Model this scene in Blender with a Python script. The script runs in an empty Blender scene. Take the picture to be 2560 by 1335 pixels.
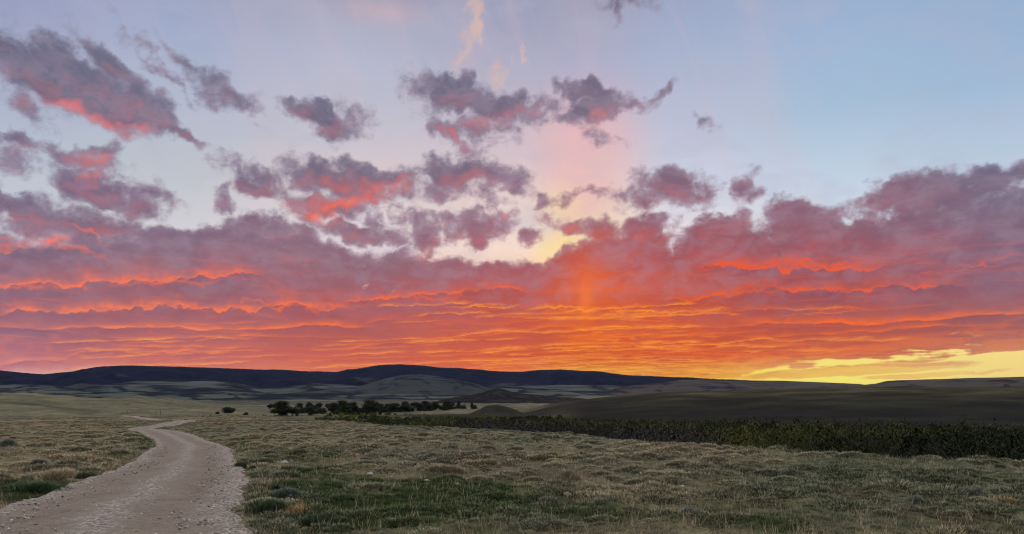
import bpy, math, random
import numpy as np
from mathutils import Vector, noise as mnoise

# ------------------------------------------------------------------ camera
FPX, HX, HY = 1828.0, 1280.0, 990.0      # focal length and horizon of the photograph, in its own pixels
EYE = 1.7
HAZE = 0.85e-5
scene = bpy.context.scene
cam_d = bpy.data.cameras.new("camera")
cam = bpy.data.objects.new("camera", cam_d)
scene.collection.objects.link(cam)
cam.location = (0, 0, EYE)
cam.rotation_euler = (math.radians(90), 0, 0)
cam_d.sensor_width = 36
cam_d.lens = 36 * FPX / 2560
cam_d.shift_y = (HY - 1335 / 2) / 2560
cam_d.clip_end = 60000
scene.camera = cam
scene.view_settings.view_transform = 'Standard'
scene.view_settings.look = 'None'
scene.view_settings.gamma = 1
scene.view_settings.exposure = 0.0
scene.cycles.max_bounces = 4
scene.cycles.diffuse_bounces = 3
scene.cycles.volume_bounces = 0
scene.cycles.use_denoising = True
scene.cycles.filter_width = 1.1

def lin(c):
    return tuple(((v / 255) / 12.92 if v <= 10 else ((v / 255 + 0.055) / 1.055) ** 2.4) for v in c)

# ------------------------------------------------------------------ node helpers
class S:
    """a socket with arithmetic"""
    t = None
    def __init__(s, k): s.k = k
    def _b(s, o, op, r=False):
        return math_(op, o, s) if r else math_(op, s, o)
    def __add__(s, o): return s._b(o, 'ADD')
    __radd__ = __add__
    def __sub__(s, o): return s._b(o, 'SUBTRACT')
    def __rsub__(s, o): return s._b(o, 'SUBTRACT', True)
    def __mul__(s, o): return s._b(o, 'MULTIPLY')
    __rmul__ = __mul__
    def __truediv__(s, o): return s._b(o, 'DIVIDE')

def put(sock, v):
    if isinstance(v, S): S.t.links.new(v.k, sock)
    elif isinstance(v, (tuple, list)) and len(v) == 3 and len(sock.default_value) == 4: sock.default_value = (*v, 1)
    else: sock.default_value = v
def node(kind, **kw):
    n = S.t.nodes.new(kind)
    for k, v in kw.items(): setattr(n, k, v)
    return n
def math_(op, a, b=None, c=None, clamp=False):
    n = node('ShaderNodeMath', operation=op, use_clamp=clamp)
    for i, v in enumerate((a, b, c)):
        if v is not None: put(n.inputs[i], v)
    return S(n.outputs[0])
def vmath(op, a, b=None):
    n = node('ShaderNodeVectorMath', operation=op)
    put(n.inputs[0], a)
    if b is not None:
        if op == 'SCALE': put(n.inputs['Scale'], b)
        else: put(n.inputs[1], b)
    return S(n.outputs['Value' if op in ('LENGTH', 'DOT_PRODUCT') else 'Vector'])
def comb(x, y, z=0.0):
    n = node('ShaderNodeCombineXYZ')
    for i, v in enumerate((x, y, z)): put(n.inputs[i], v)
    return S(n.outputs[0])
def sep(v):
    n = node('ShaderNodeSeparateXYZ'); put(n.inputs[0], v)
    return [S(o) for o in n.outputs]
def noise_(v, scale, detail=4, rough=0.5, dist=0.0, color=False, dim='3D', lac=2.0):
    n = node('ShaderNodeTexNoise', noise_dimensions=dim)
    put(n.inputs['Vector'], v)
    n.inputs['Scale'].default_value = scale; n.inputs['Detail'].default_value = detail
    n.inputs['Roughness'].default_value = rough; n.inputs['Distortion'].default_value = dist
    n.inputs['Lacunarity'].default_value = lac
    return S(n.outputs['Color' if color else 'Fac'])
def mapr(v, a, b, c=0.0, d=1.0, smooth=False):
    n = node('ShaderNodeMapRange', interpolation_type='SMOOTHSTEP' if smooth else 'LINEAR')
    for i, x in enumerate((v, a, b, c, d)): put(n.inputs[i], x)
    return S(n.outputs[0])
def mix(f, a, b, mode='MIX'):
    n = node('ShaderNodeMix', data_type='RGBA', blend_type=mode)
    put(n.inputs[0], f); put(n.inputs[6], a); put(n.inputs[7], b)
    return S(n.outputs[2])
def ramp(v, stops, interp='LINEAR'):
    n = node('ShaderNodeValToRGB'); cr = n.color_ramp; cr.interpolation = interp
    while len(cr.elements) < len(stops): cr.elements.new(0.5)
    for e, (p, c) in zip(cr.elements, sorted(stops, key=lambda s: s[0])):
        e.position = p; e.color = (*c, 1)
    put(n.inputs[0], v)
    return S(n.outputs[0])
def fcurve(v, pts):
    """pts with x in 0..1, any y; returned in y units"""
    lo = min(p[1] for p in pts); hi = max(p[1] for p in pts)
    n = node('ShaderNodeFloatCurve'); c = n.mapping.curves[0]
    pts = sorted(pts)
    c.points[0].location = (pts[0][0], (pts[0][1] - lo) / (hi - lo))
    c.points[1].location = (pts[-1][0], (pts[-1][1] - lo) / (hi - lo))
    for p in pts[1:-1]: c.points.new(p[0], (p[1] - lo) / (hi - lo))
    n.mapping.update()
    put(n.inputs['Value'], v)
    return S(n.outputs[0]) * (hi - lo) + lo


# ------------------------------------------------------------------ numpy noise
_rng = np.random.RandomState(7)
_perm = np.concatenate([_rng.permutation(256)] * 3)
_ga = _rng.rand(256) * 2 * np.pi
_gx, _gy = np.cos(_ga), np.sin(_ga)
def pn(x, y, seed=0):
    """gradient noise, about -0.7..0.7"""
    x = np.asarray(x, float) + seed * 17.31; y = np.asarray(y, float) + seed * 9.77
    xi = np.floor(x).astype(np.int64); yi = np.floor(y).astype(np.int64)
    xf = x - xi; yf = y - yi
    u = xf * xf * xf * (xf * (xf * 6 - 15) + 10); v = yf * yf * yf * (yf * (yf * 6 - 15) + 10)
    def g(i, j):
        h = _perm[(_perm[i & 255] + j) & 255]
        return _gx[h], _gy[h]
    a = g(xi, yi); b = g(xi + 1, yi); c = g(xi, yi + 1); d = g(xi + 1, yi + 1)
    n00 = a[0] * xf + a[1] * yf; n10 = b[0] * (xf - 1) + b[1] * yf
    n01 = c[0] * xf + c[1] * (yf - 1); n11 = d[0] * (xf - 1) + d[1] * (yf - 1)
    return (n00 * (1 - u) + n10 * u) * (1 - v) + (n01 * (1 - u) + n11 * u) * v
def fbm(x, y, oct=4, seed=0, rough=0.5):
    s_ = 0; a = 1.0; f = 1.0
    for i in range(oct):
        s_ = s_ + a * pn(np.asarray(x) * f, np.asarray(y) * f, seed + i * 3); a *= rough; f *= 2.03
    return s_
def sstep(a, b, x):
    t_ = np.clip((np.asarray(x, float) - a) / (b - a), 0, 1); return t_ * t_ * (3 - 2 * t_)

# ------------------------------------------------------------------ sky
def sky_dir(x, y):
    a = math.degrees(math.atan2(x - HX, FPX))
    e = math.degrees(math.atan2(HY - y, math.hypot(FPX, x - HX)))
    return a, e
def a01(x): return (sky_dir(x, HY)[0] + 40) / 80

SUN_AZ = math.degrees(math.atan2(1465 - HX, FPX))

CLOUDS = [  # x, y, half width, half height, tilt (degrees, down to the right), strength
    (190, 215, 230, 85, 22, 1.9), (95, 170, 165, 75, 12, 1.5), (230, 235, 190, 75, 25, 1.7), (350, 265, 120, 50, 30, 1.2), (60, 260, 70, 40, 20, .7),
    (300, 180, 150, 42, 35, 1.1), (340, 305, 80, 35, 20, .9), (150, 145, 130, 38, 10, .9),
    (450, 342, 85, 22, 15, 1.0), (400, 165, 90, 14, 38, .40), (555, 225, 75, 32, 22, .62), (480, 175, 80, 14, 30, .35), (600, 240, 50, 25, 40, .5),
    (800, 292, 90, 40, 15, 1.15), (830, 305, 55, 28, 20, .7), (865, 300, 50, 30, 0, .3),
    (1150, 235, 110, 48, 12, 1.5), (1250, 275, 110, 42, 8, 1.2), (1060, 225, 50, 40, 30, .5), (1200, 320, 100, 35, -5, .55),
    (1130, 335, 75, 26, 40, .75), (1330, 270, 90, 18, -8, .5), (1215, 300, 60, 50, 0, .5),
    (1470, 235, 62, 42, 10, 1.25), (1480, 280, 75, 38, -10, 1.2), (1580, 262, 60, 20, 10, .6), (1635, 240, 50, 14, -25, .5), (1440, 315, 90, 16, 20, .35),
    (1590, 8, 60, 20, 0, .4), (1548, 22, 16, 28, 12, .5), (1743, 292, 24, 16, 40, .3),
    (45, 358, 60, 20, 15, .8), (200, 395, 110, 32, 10, .95), (265, 388, 45, 24, -15, .6), (240, 430, 30, 36, 0, .5), (30, 400, 60, 30, 10, .35),
    (245, 480, 130, 55, 12, 1.5), (330, 505, 90, 45, 10, 1.1), (370, 470, 60, 30, 20, .5),
    (80, 545, 130, 62, 12, 1.5), (180, 580, 150, 50, 15, 1.3), (20, 500, 60, 30, 10, .9), (270, 570, 110, 40, 10, .9),
    (640, 460, 95, 32, 28, 1.0), (590, 430, 50, 25, 20, .5), (558, 490, 32, 34, 20, .75), (700, 480, 70, 30, 10, .5),
    (850, 455, 150, 52, 8, 1.5), (800, 440, 50, 38, 0, 1.0), (760, 430, 70, 25, 10, .7), (930, 445, 120, 30, 5, 1.0), (830, 515, 130, 32, 0, 1.1), (920, 495, 110, 30, -6, .8), (1000, 460, 60, 40, -10, .6),
    (780, 545, 50, 26, 15, .7),
    (1180, 435, 135, 42, 3, 1.3), (1095, 425, 50, 36, 10, 1.0), (1210, 420, 60, 30, 0, .9), (1100, 470, 60, 28, 0, .6), (1270, 450, 60, 25, 10, .6), (1210, 485, 40, 20, 20, .4),
    (1185, 565, 75, 38, 0, 1.25), (1240, 575, 50, 26, 0, .6), (1062, 585, 55, 48, 40, .8), (1075, 605, 30, 45, 0, .8), (1030, 550, 40, 22, 20, .6),
    (1362, 492, 34, 18, -15, .75), (1445, 490, 50, 12, 0, .35), (1262, 540, 30, 16, -30, .45), (1375, 545, 34, 18, 0, .35), (1330, 585, 26, 26, 0, .75), (1432, 568, 40, 24, 10, .75),
    (1680, 462, 105, 48, 10, 1.2), (1640, 440, 50, 30, 0, .7), (1745, 470, 60, 30, 30, .6), (1620, 495, 60, 22, 0, .5), (1860, 462, 30, 38, 25, .75), (1885, 490, 28, 20, 20, .55), (1560, 480, 40, 14, 10, .3),
    (1505, 585, 55, 42, 0, 1.1), (1610, 570, 70, 50, 0, 1.5), (1800, 585, 120, 60, 0, 1.7), (2010, 555, 110, 58, 5, 1.7),
    (2330, 480, 190, 55, 0, 1.5), (2490, 450, 110, 42, -10, 1.3), (2170, 515, 60, 32, -10, .8), (2250, 465, 80, 38, 0, 1.0),
    (900, 585, 120, 30, 5, 1.2), (690, 575, 90, 35, 5, 1.0), (960, 570, 60, 22, 20, .6), (620, 570, 60, 26, 10, 1.0),
    (2120, 927, 290, 13, -3, 1.9), (2270, 920, 150, 8, -2, 1.6), (2300, 938, 140, 6, -2, 1.5), (1860, 918, 150, 9, -4, .9), (2480, 928, 50, 4, -8, .7), (2280, 902, 70, 4, -3, .6),
]
HOLES = [  # gaps seen through the cloud deck
    (905, 708, 26, 12, 10, .9), (965, 728, 40, 6, -10, .5), (2440, 640, 60, 8, -20, .2),
    (210, 525, 45, 14, 14, 1.0), (8, 535, 30, 26, 40, 1.2), (450, 560, 110, 14, 8, .8), (2420, 842, 150, 7, -5, .7),
    (1690, 628, 12, 14, 0, .5), (1500, 660, 40, 5, 0, .5), (750, 612, 40, 8, 30, .5), (2215, 527, 50, 5, 5, .8), (1395, 655, 50, 12, 20, .6), (330, 562, 80, 10, 15, .7),
    (700, 560, 40, 14, 30, .6), (2400, 560, 90, 5, -8, .5), (2240, 870, 60, 4, -5, .6), (270, 190, 60, 5, 38, .55), (330, 240, 50, 4, 30, .5),
]
GLOWS = [  # where the low sun catches the undersides
    (220, 300, 170, 26, 18, .9), (340, 325, 60, 22, 10, 1.0), (60, 250, 60, 30, 10, .25), (235, 400, 80, 28, 0, 1.0), (240, 440, 30, 24, 0, .8), (60, 380, 50, 18, 0, .3), (300, 250, 120, 40, 20, .25),
    (860, 505, 150, 26, -8, 1.25), (800, 545, 60, 26, 10, 1.2), (960, 470, 80, 30, -10, .7), (730, 530, 40, 16, 20, .9),
    (1210, 310, 90, 26, -8, .7), (1140, 345, 60, 22, 40, .8), (1300, 285, 80, 16, -20, .6), (1500, 290, 45, 30, -40, .75), (1600, 265, 70, 14, -20, .5),
    (130, 615, 200, 13, 4, 1.2), (20, 605, 120, 10, -5, 1.0), (250, 590, 90, 10, 10, .8), (1080, 640, 70, 18, -10, .9), (1262, 540, 30, 16, -30, .9), (1375, 545, 40, 18, 0, .6),
    (1690, 480, 70, 22, 10, .3), (1505, 600, 60, 30, 0, .4), (1430, 570, 40, 20, 0, .5), (1820, 560, 100, 34, 0, .45), (2030, 600, 130, 40, 0, .35), (1600, 600, 90, 30, 0, .45),
    (1185, 450, 90, 22, 0, .35), (850, 460, 120, 26, 0, .3), (1960, 665, 270, 8, 1, 1.3), (2420, 660, 220, 5, -4, .9), (1560, 690, 60, 5, 0, .6), (450, 700, 230, 7, -3, .9), (100, 718, 160, 8, 3, .8), (540, 488, 30, 10, 0, .2),
    (2330, 500, 200, 18, 0, .15), (1900, 735, 260, 6, -4, .9), (2000, 790, 200, 4, -2, .8), (700, 765, 230, 8, -2, .9), (1080, 738, 190, 7, -7, .8), (700, 590, 60, 16, 0, .3),
]
SX = [-400, 0, 400, 900, 1300, 1460, 1700, 2100, 2560, 2960]
SKY_ROWS = [  # y, then a colour at each SX
    (-3600, [(226, 216, 214)] * 10), (-1400, [(206, 202, 210)] * 10),  # unseen overhead rows, kept bright to light the ground
    (-300, [(140, 148, 178), (148, 150, 180), (143, 155, 185), (145, 152, 180), (150, 155, 182), (152, 157, 185), (150, 165, 195), (143, 167, 200), (140, 162, 195), (138, 158, 190)]),
    (0, [(158, 150, 175), (160, 150, 176), (148, 158, 190), (165, 160, 180), (155, 158, 186), (164, 162, 184), (156, 166, 196), (150, 170, 205), (142, 164, 198), (140, 160, 190)]),
    (160, [(150, 158, 188), (152, 160, 192), (160, 172, 202), (180, 185, 206), (172, 172, 194), (176, 175, 200), (166, 180, 208), (158, 182, 212), (150, 176, 208), (150, 170, 200)]),
    (330, [(165, 170, 195), (165, 172, 198), (180, 188, 206), (196, 194, 206), (204, 190, 202), (218, 185, 194), (190, 194, 214), (166, 192, 216), (160, 186, 214), (160, 180, 205)]),
    (470, [(178, 190, 206), (182, 194, 208), (190, 195, 204), (218, 204, 206), (228, 206, 204), (240, 200, 185), (208, 210, 226), (192, 208, 226), (182, 200, 220), (175, 190, 210)]),
    (620, [(188, 196, 208), (200, 204, 212), (212, 210, 214), (234, 218, 220), (250, 222, 206), (255, 226, 170), (238, 228, 228), (216, 224, 232), (205, 212, 222), (190, 198, 210)]),
    (800, [(200, 190, 195), (200, 180, 185), (230, 170, 150), (245, 170, 120), (250, 170, 90), (255, 170, 60), (255, 190, 90), (250, 215, 140), (250, 222, 145), (240, 205, 150)]),
    (940, [(210, 165, 160), (232, 176, 160), (246, 150, 100), (252, 160, 70), (255, 165, 50), (255, 190, 40), (255, 215, 60), (255, 238, 110), (254, 224, 128), (240, 200, 130)]),
]
DARK_ROWS = [
    (-300, [(97, 103, 128)] * 10),
    (150, [(94, 101, 124), (94, 101, 126), (110, 111, 131), (107, 109, 131), (110, 107, 128), (111, 107, 128), (117, 116, 136), (117, 121, 141), (112, 118, 141), (107, 115, 136)]),
    (400, [(107, 106, 128), (110, 107, 130), (114, 109, 132), (113, 105, 125), (123, 107, 127), (128, 109, 129), (123, 107, 127), (119, 109, 130), (108, 109, 130), (102, 106, 128)]),
    (560, [(115, 104, 129), (119, 106, 131), (130, 106, 128), (137, 106, 122), (154, 111, 125), (164, 99, 106), (145, 95, 109), (142, 97, 113), (118, 106, 127), (112, 103, 125)]),
    (660, [(126, 106, 126), (133, 108, 126), (137, 108, 124), (146, 105, 117), (167, 94, 101), (203, 90, 70), (172, 90, 91), (145, 93, 104), (129, 102, 122), (121, 103, 124)]),
    (760, [(140, 106, 121), (142, 106, 121), (153, 105, 114), (162, 95, 101), (193, 92, 77), (222, 97, 49), (196, 88, 66), (158, 89, 91), (138, 97, 111), (130, 98, 114)]),
    (850, [(149, 110, 123), (147, 112, 127), (166, 103, 108), (184, 96, 88), (203, 92, 65), (214, 90, 46), (205, 88, 53), (181, 91, 73), (160, 101, 97), (143, 98, 103)]),
    (893, [(165, 118, 130), (172, 114, 124), (196, 108, 104), (208, 100, 78), (216, 92, 48), (220, 84, 30), (216, 84, 34), (205, 98, 66), (196, 120, 96), (180, 120, 100)]),
    (925, [(173, 124, 133), (179, 121, 134), (206, 116, 107), (216, 109, 81), (222, 99, 56), (221, 93, 39), (221, 101, 43), (225, 146, 97), (222, 157, 112), (202, 148, 121)]),
]
LIGHT_ROWS = [
    (-300, [(180, 150, 165)] * 10),
    (150, [(190, 125, 135), (196, 126, 136), (190, 140, 150), (185, 135, 145), (195, 130, 140), (195, 130, 140), (185, 145, 160), (180, 150, 165), (170, 150, 170), (160, 145, 165)]),
    (400, [(215, 120, 120), (226, 120, 118), (220, 122, 124), (238, 108, 96), (216, 122, 126), (220, 130, 130), (195, 122, 130), (180, 130, 145), (158, 134, 154), (155, 135, 155)]),
    (560, [(220, 120, 112), (234, 118, 106), (220, 120, 112), (240, 112, 92), (228, 118, 108), (232, 112, 92), (196, 96, 98), (180, 100, 106), (160, 128, 144), (155, 130, 145)]),
    (660, [(232, 116, 98), (240, 118, 98), (236, 116, 96), (232, 110, 92), (224, 104, 84), (244, 98, 46), (236, 92, 54), (232, 94, 64), (206, 112, 108), (190, 115, 115)]),
    (760, [(236, 122, 96), (240, 124, 94), (246, 122, 84), (246, 112, 70), (240, 102, 52), (255, 118, 16), (246, 100, 28), (238, 98, 54), (210, 108, 98), (200, 110, 105)]),
    (850, [(232, 124, 104), (234, 128, 106), (246, 132, 88), (248, 122, 62), (246, 112, 40), (255, 138, 18), (255, 124, 24), (250, 112, 38), (238, 118, 66), (220, 120, 85)]),
    (893, [(232, 130, 112), (236, 134, 112), (246, 136, 90), (246, 126, 58), (246, 112, 36), (255, 140, 22), (255, 132, 26), (252, 130, 44), (248, 160, 84), (230, 140, 95)]),
    (925, [(230, 145, 130), (234, 142, 122), (246, 146, 96), (250, 142, 58), (252, 136, 40), (255, 196, 26), (255, 188, 34), (255, 216, 84), (255, 222, 120), (240, 190, 120)]),
]


TOP = [(-400, 600), (0, 585), (120, 600), (250, 590), (330, 575), (400, 566), (480, 575), (540, 560), (600, 548), (660, 570), (760, 570), (860, 622), (930, 636), (1000, 632), (1100, 642), (1180, 636),
       (1230, 652), (1300, 645), (1380, 655), (1430, 622), (1480, 605), (1520, 600), (1560, 590), (1600, 560), (1660, 590), (1690, 610), (1740, 560), (1800, 545), (1860, 550), (1915, 580), (1950, 530), (2010, 508),
       (2080, 535), (2130, 548), (2200, 530), (2300, 500), (2400, 500), (2560, 470), (2960, 500)]
BOT = [(-400, 940), (0, 926), (120, 922), (240, 911), (330, 918), (450, 960), (560, 1000), (1300, 1000), (1560, 1000), (1700, 968), (1800, 940), (1900, 920), (2000, 908), (2150, 895), (2300, 885), (2560, 868), (2960, 860)]

def curve_e(pts, az):
    xs = np.array([sky_dir(x, HY)[0] for x, y in pts])
    ys = np.array([math.degrees(math.atan2(HY - y, math.hypot(FPX, x - HX))) for x, y in pts])
    return np.interp(az, xs, ys)

def np_blobs(az, el, blobs):
    f = np.full(az.shape, -1.0)
    for (x, y, rx, ry, rot, s) in blobs:
        a, e = sky_dir(x, y)
        ax = (sky_dir(x + 10, y)[0] - sky_dir(x - 10, y)[0]) / 20 * rx
        ey = (sky_dir(x, y - 10)[1] - sky_dir(x, y + 10)[1]) / 20 * ry
        r = -math.radians(rot); dx, dy = az - a, el - e
        q = np.hypot((dx * math.cos(r) + dy * math.sin(r)) / ax, (-dx * math.sin(r) + dy * math.cos(r)) / ey)
        v = np.maximum(s * (1 - q), -1.0)
        k = 0.15; h = np.maximum(k - np.abs(f - v), 0) / k
        f = np.maximum(f, v) + h * h * h * k / 6
    return f

def np_density(az, el):
    wa = mapn = np.clip((el - 1.5) / 5, 0.15, 1)
    wx = az + wa * (fbm(az * .35, el * .35, 2, 1) * 1.3 + fbm(az * 1.2, el * 1.2, 3, 5) * 0.55)
    wy = el + wa * (fbm(az * .35, el * .35, 2, 11) * 1.0 + fbm(az * 1.2, el * 1.2, 3, 15) * 0.45)
    f = np_blobs(wx, wy, CLOUDS)
    tp = curve_e(TOP, wx); bt = curve_e(BOT, wx) + (fbm(az * .22, el * 2.6, 4, 900) * .9 + fbm(az * .9, el * 3, 3, 905) * .35) * np.clip(az / 10, 0, 1)
    deck = np.minimum(np.minimum((tp - wy) * 0.9, (wy - bt) * np.where(wx < 0, .8, 1.6) + 0.1), 1.6)
    k = 0.2; h = np.maximum(k - np.abs(f - deck), 0) / k
    f = np.maximum(f, deck) + h * h * h * k / 6
    return f, wx, wy

RIMS = [  # lower edge of each lit strip between cloud banks: height of the glow, strength, points
    (16, 1.0, [(-60, 724), (0, 722), (60, 722), (120, 712), (170, 722), (240, 708), (330, 706), (450, 700), (560, 690), (660, 688)]),
    (5, .7, [(-60, 766), (0, 766), (60, 764), (125, 757)]),
    (15, 1.0, [(-60, 783), (0, 783), (100, 780), (220, 785), (330, 776), (450, 770), (560, 778), (640, 782), (700, 762), (780, 768), (890, 772)]),
    (9, 1.0, [(-60, 822), (0, 822), (150, 822), (340, 818), (500, 826), (640, 825), (760, 815), (930, 820)]),
    (4, .7, [(180, 811), (500, 812), (700, 806)]),
    (6, .9, [(220, 845), (400, 850), (560, 845), (720, 840)]),
    (6, .9, [(240, 864), (400, 866), (560, 870), (650, 868)]),
    (12, .8, [(-60, 925), (0, 915), (120, 900), (200, 885), (300, 882), (420, 884), (600, 888)]),
    (11, 1.0, [(840, 752), (950, 753), (1010, 748), (1080, 737), (1180, 727), (1250, 722), (1340, 735)]),
    (10, .8, [(830, 772), (890, 773)]),
    (5, .7, [(870, 822), (950, 800), (1020, 798)]),
    (6, .8, [(840, 880), (950, 860), (1100, 850), (1250, 838), (1350, 822), (1430, 812)]),
    (5, .7, [(1230, 812), (1400, 800), (1530, 796)]),
    (5, .7, [(1180, 775), (1330, 772), (1430, 768)]),
    (18, 1.1, [(1740, 672), (1850, 674), (1950, 676), (2100, 680), (2230, 672)]),
    (7, .8, [(2260, 666), (2360, 660)]), (8, .7, [(2420, 664), (2500, 650), (2620, 636)]),
    (13, 1.0, [(1640, 754), (1750, 750), (1830, 740), (1930, 728), (2000, 724), (2100, 732), (2200, 725), (2420, 716)]),
    (7, .8, [(1700, 792), (1800, 780), (1900, 775), (2100, 775), (2200, 770)]),
    (10, 1.1, [(1800, 813), (1950, 810), (2080, 808), (2140, 818), (2250, 808), (2400, 795), (2620, 776)]),
    (7, .8, [(1840, 846), (2000, 838), (2200, 830), (2330, 820), (2500, 814)]),
    (5, .8, [(1600, 846), (1760, 838), (1860, 832), (1930, 826)]),
    (4, .6, [(1650, 884), (1850, 870), (2080, 860)]),
    (16, .9, [(-60, 640), (0, 632), (100, 620), (200, 620)]), (10, .6, [(190, 588), (270, 590), (330, 585)]),
    (4, .6, [(1000, 895), (1200, 885), (1400, 872)]), (4, .6, [(700, 908), (900, 893), (1050, 880)]),
]
_rr = random.Random(5)
for _i in range(120):      # the finely cracked sheet of cloud over the sunset
    _x = _rr.gauss(1500, 260) if _i < 85 else _rr.uniform(200, 2100); _y = _rr.uniform(765, 945) if _i < 85 else _rr.uniform(850, 935)
    _y = 945 - (945 - _y) ** 1.0
    _L = _rr.uniform(70, 210) * (1.4 if _y > 880 else 1); _sl = -.05 if _x < 1400 else _rr.uniform(-.07, .02)
    if _x > 1750 and _y > 900: continue
    RIMS.append((_rr.uniform(3.0, 6.0) * (1 if _y < 880 else .75), _rr.uniform(.45, 1.0), [(_x - _L, _y - _sl * _L), (_x - _L * .3, _y + _rr.uniform(-4, 4)), (_x + _L * .4, _y + _sl * _L * .4 + _rr.uniform(-4, 4)), (_x + _L, _y + _sl * _L)]))
def np_rims(az_, el_):
    """up: just above a bank's lumpy top (the lit underside behind it); dn: inside the bank below"""
    sh = az_.shape; UP = np.zeros(az_.size); TH = np.zeros(az_.size); DN = np.zeros(az_.size); A_ = az_.ravel(); E_ = el_.ravel()
    k = math.degrees(1 / FPX)
    for i, (h, s_, pts) in enumerate(RIMS):
        xs = np.array([sky_dir(x, HY)[0] for x, y in pts]); ys = np.array([sky_dir(x, y)[1] for x, y in pts])
        m = np.nonzero((A_ > xs[0] - .1) & (A_ < xs[-1] + .1) & (E_ > ys.min() - 1.6) & (E_ < ys.max() + 1.8))[0]
        if not len(m): continue
        az, el = A_[m], E_[m]
        hi = 1.0 if pts[0][1] < 795 else .35
        lump = fbm(az * (.25 + .4 * hi) + i * 7.7, el * .5 + i * 3.1, 4, 700, .45 + .12 * hi) * (.22 + .12 * hi) + np.abs(pn(az * 1.7 + i * 5.3, el * .6, 705)) * .14 * hi
        ln = np.interp(az, xs, ys) + lump * (h / 12 + .2)
        small = i > 26
        end = np.clip(np.minimum(az - xs[0], xs[-1] - az) / (1.2 if small else 2.2) + (0 if small else .15), 0, 1)
        hh = h * k * 0.85 * (1 + .5 * pn(az * .35, el * .8, 720 + i % 40))
        d = el - ln
        u = np.where(d > 0, np.exp(-d / hh) * np.clip(d / .05, 0, 1), 0) * s_ * end * np.clip(.95 + 1.1 * fbm(az * .45, el * 1.5, 3, 740 + i % 40), .1, 1.3)
        w = np.where(d <= 0, np.exp(d / (h * k * 2.6)), 0) * end * s_
        if small: TH[m] = np.maximum(TH[m], u)
        UP[m] = np.maximum(UP[m], u); DN[m] = np.maximum(DN[m], w)
    return UP.reshape(sh), DN.reshape(sh), TH.reshape(sh)

def wsky(az, el):
    d, wx, wy = np_density(az, el)
    d2, _, _ = np_density(az + 0.12, el - 0.75)
    glow = np.maximum(np_blobs(wx, wy, GLOWS), 0)
    px_ = az + fbm(az * .6, el * .6, 4, 21, .6) * 1.2; py_ = el + fbm(az * .6, el * .6, 4, 31, .6) * 1.2
    plume = np.maximum(np_blobs(px_, py_, [(1185, 60, 32, 90, 8, 1.0), (1160, 135, 34, 75, 22, .65), (1250, 180, 40, 40, 30, .7), (1315, 130, 22, 14, -30, .8), (1260, 205, 60, 16, 0, .6), (1190, 20, 26, 60, 5, .8)]), 0)
    pink = np.maximum(np_blobs(az, el, [(1450, 370, 190, 190, 0, 1.0), (1450, 480, 120, 150, 0, 1.0), (900, 430, 200, 60, 0, .5), (960, 30, 160, 50, 0, .5)]), 0)
    warm = np.maximum(np_blobs(az, el, [(1400, 610, 130, 60, -30, 1.0), (1400, 510, 90, 80, 0, .7)]), 0)
    pillar = np.maximum(np_blobs(az, el, [(1465, 745, 34, 120, 0, 1.0), (1468, 700, 90, 90, 0, .6), (1462, 850, 120, 60, 0, .5)]), 0)
    rim, shadow_side, thread = np_rims(az, el)
    return dict(thread=thread, gap=np.maximum(np_blobs(wx, wy, HOLES), 0), rim=rim, body=shadow_side, bank=d, bank_below=d2, underlight=glow, plume=plume, pink=pink, warm=warm, pillar=pillar,
                over=curve_e(TOP, az) - el)

SKY_R = 40000.0
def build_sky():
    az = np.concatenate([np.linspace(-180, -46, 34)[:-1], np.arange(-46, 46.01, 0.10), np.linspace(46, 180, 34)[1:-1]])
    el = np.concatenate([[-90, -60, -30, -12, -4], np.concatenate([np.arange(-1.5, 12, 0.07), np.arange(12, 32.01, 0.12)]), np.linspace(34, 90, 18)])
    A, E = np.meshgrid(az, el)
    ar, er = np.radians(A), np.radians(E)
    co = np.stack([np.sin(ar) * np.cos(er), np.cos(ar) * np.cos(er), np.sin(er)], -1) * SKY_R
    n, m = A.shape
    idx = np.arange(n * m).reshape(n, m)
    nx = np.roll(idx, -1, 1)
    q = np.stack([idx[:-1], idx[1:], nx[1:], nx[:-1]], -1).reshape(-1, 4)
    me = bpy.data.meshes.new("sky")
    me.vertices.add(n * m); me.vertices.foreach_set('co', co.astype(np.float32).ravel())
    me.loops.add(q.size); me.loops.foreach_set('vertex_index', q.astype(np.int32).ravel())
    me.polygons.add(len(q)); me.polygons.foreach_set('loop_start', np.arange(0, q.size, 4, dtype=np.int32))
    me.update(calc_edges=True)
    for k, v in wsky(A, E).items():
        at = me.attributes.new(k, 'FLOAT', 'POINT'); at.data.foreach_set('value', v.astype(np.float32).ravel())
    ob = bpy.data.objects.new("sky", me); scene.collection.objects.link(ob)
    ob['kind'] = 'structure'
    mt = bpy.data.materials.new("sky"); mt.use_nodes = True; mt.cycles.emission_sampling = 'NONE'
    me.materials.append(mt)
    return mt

def attr(name):
    n = node('ShaderNodeAttribute'); n.attribute_name = name
    return S(n.outputs['Fac'])

world = bpy.data.worlds.new("World"); scene.world = world; world.use_nodes = True
world.node_tree.nodes['Background'].inputs[0].default_value = (0.2, 0.25, 0.35, 1)
world.node_tree.nodes['Background'].inputs[1].default_value = 0.1

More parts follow.
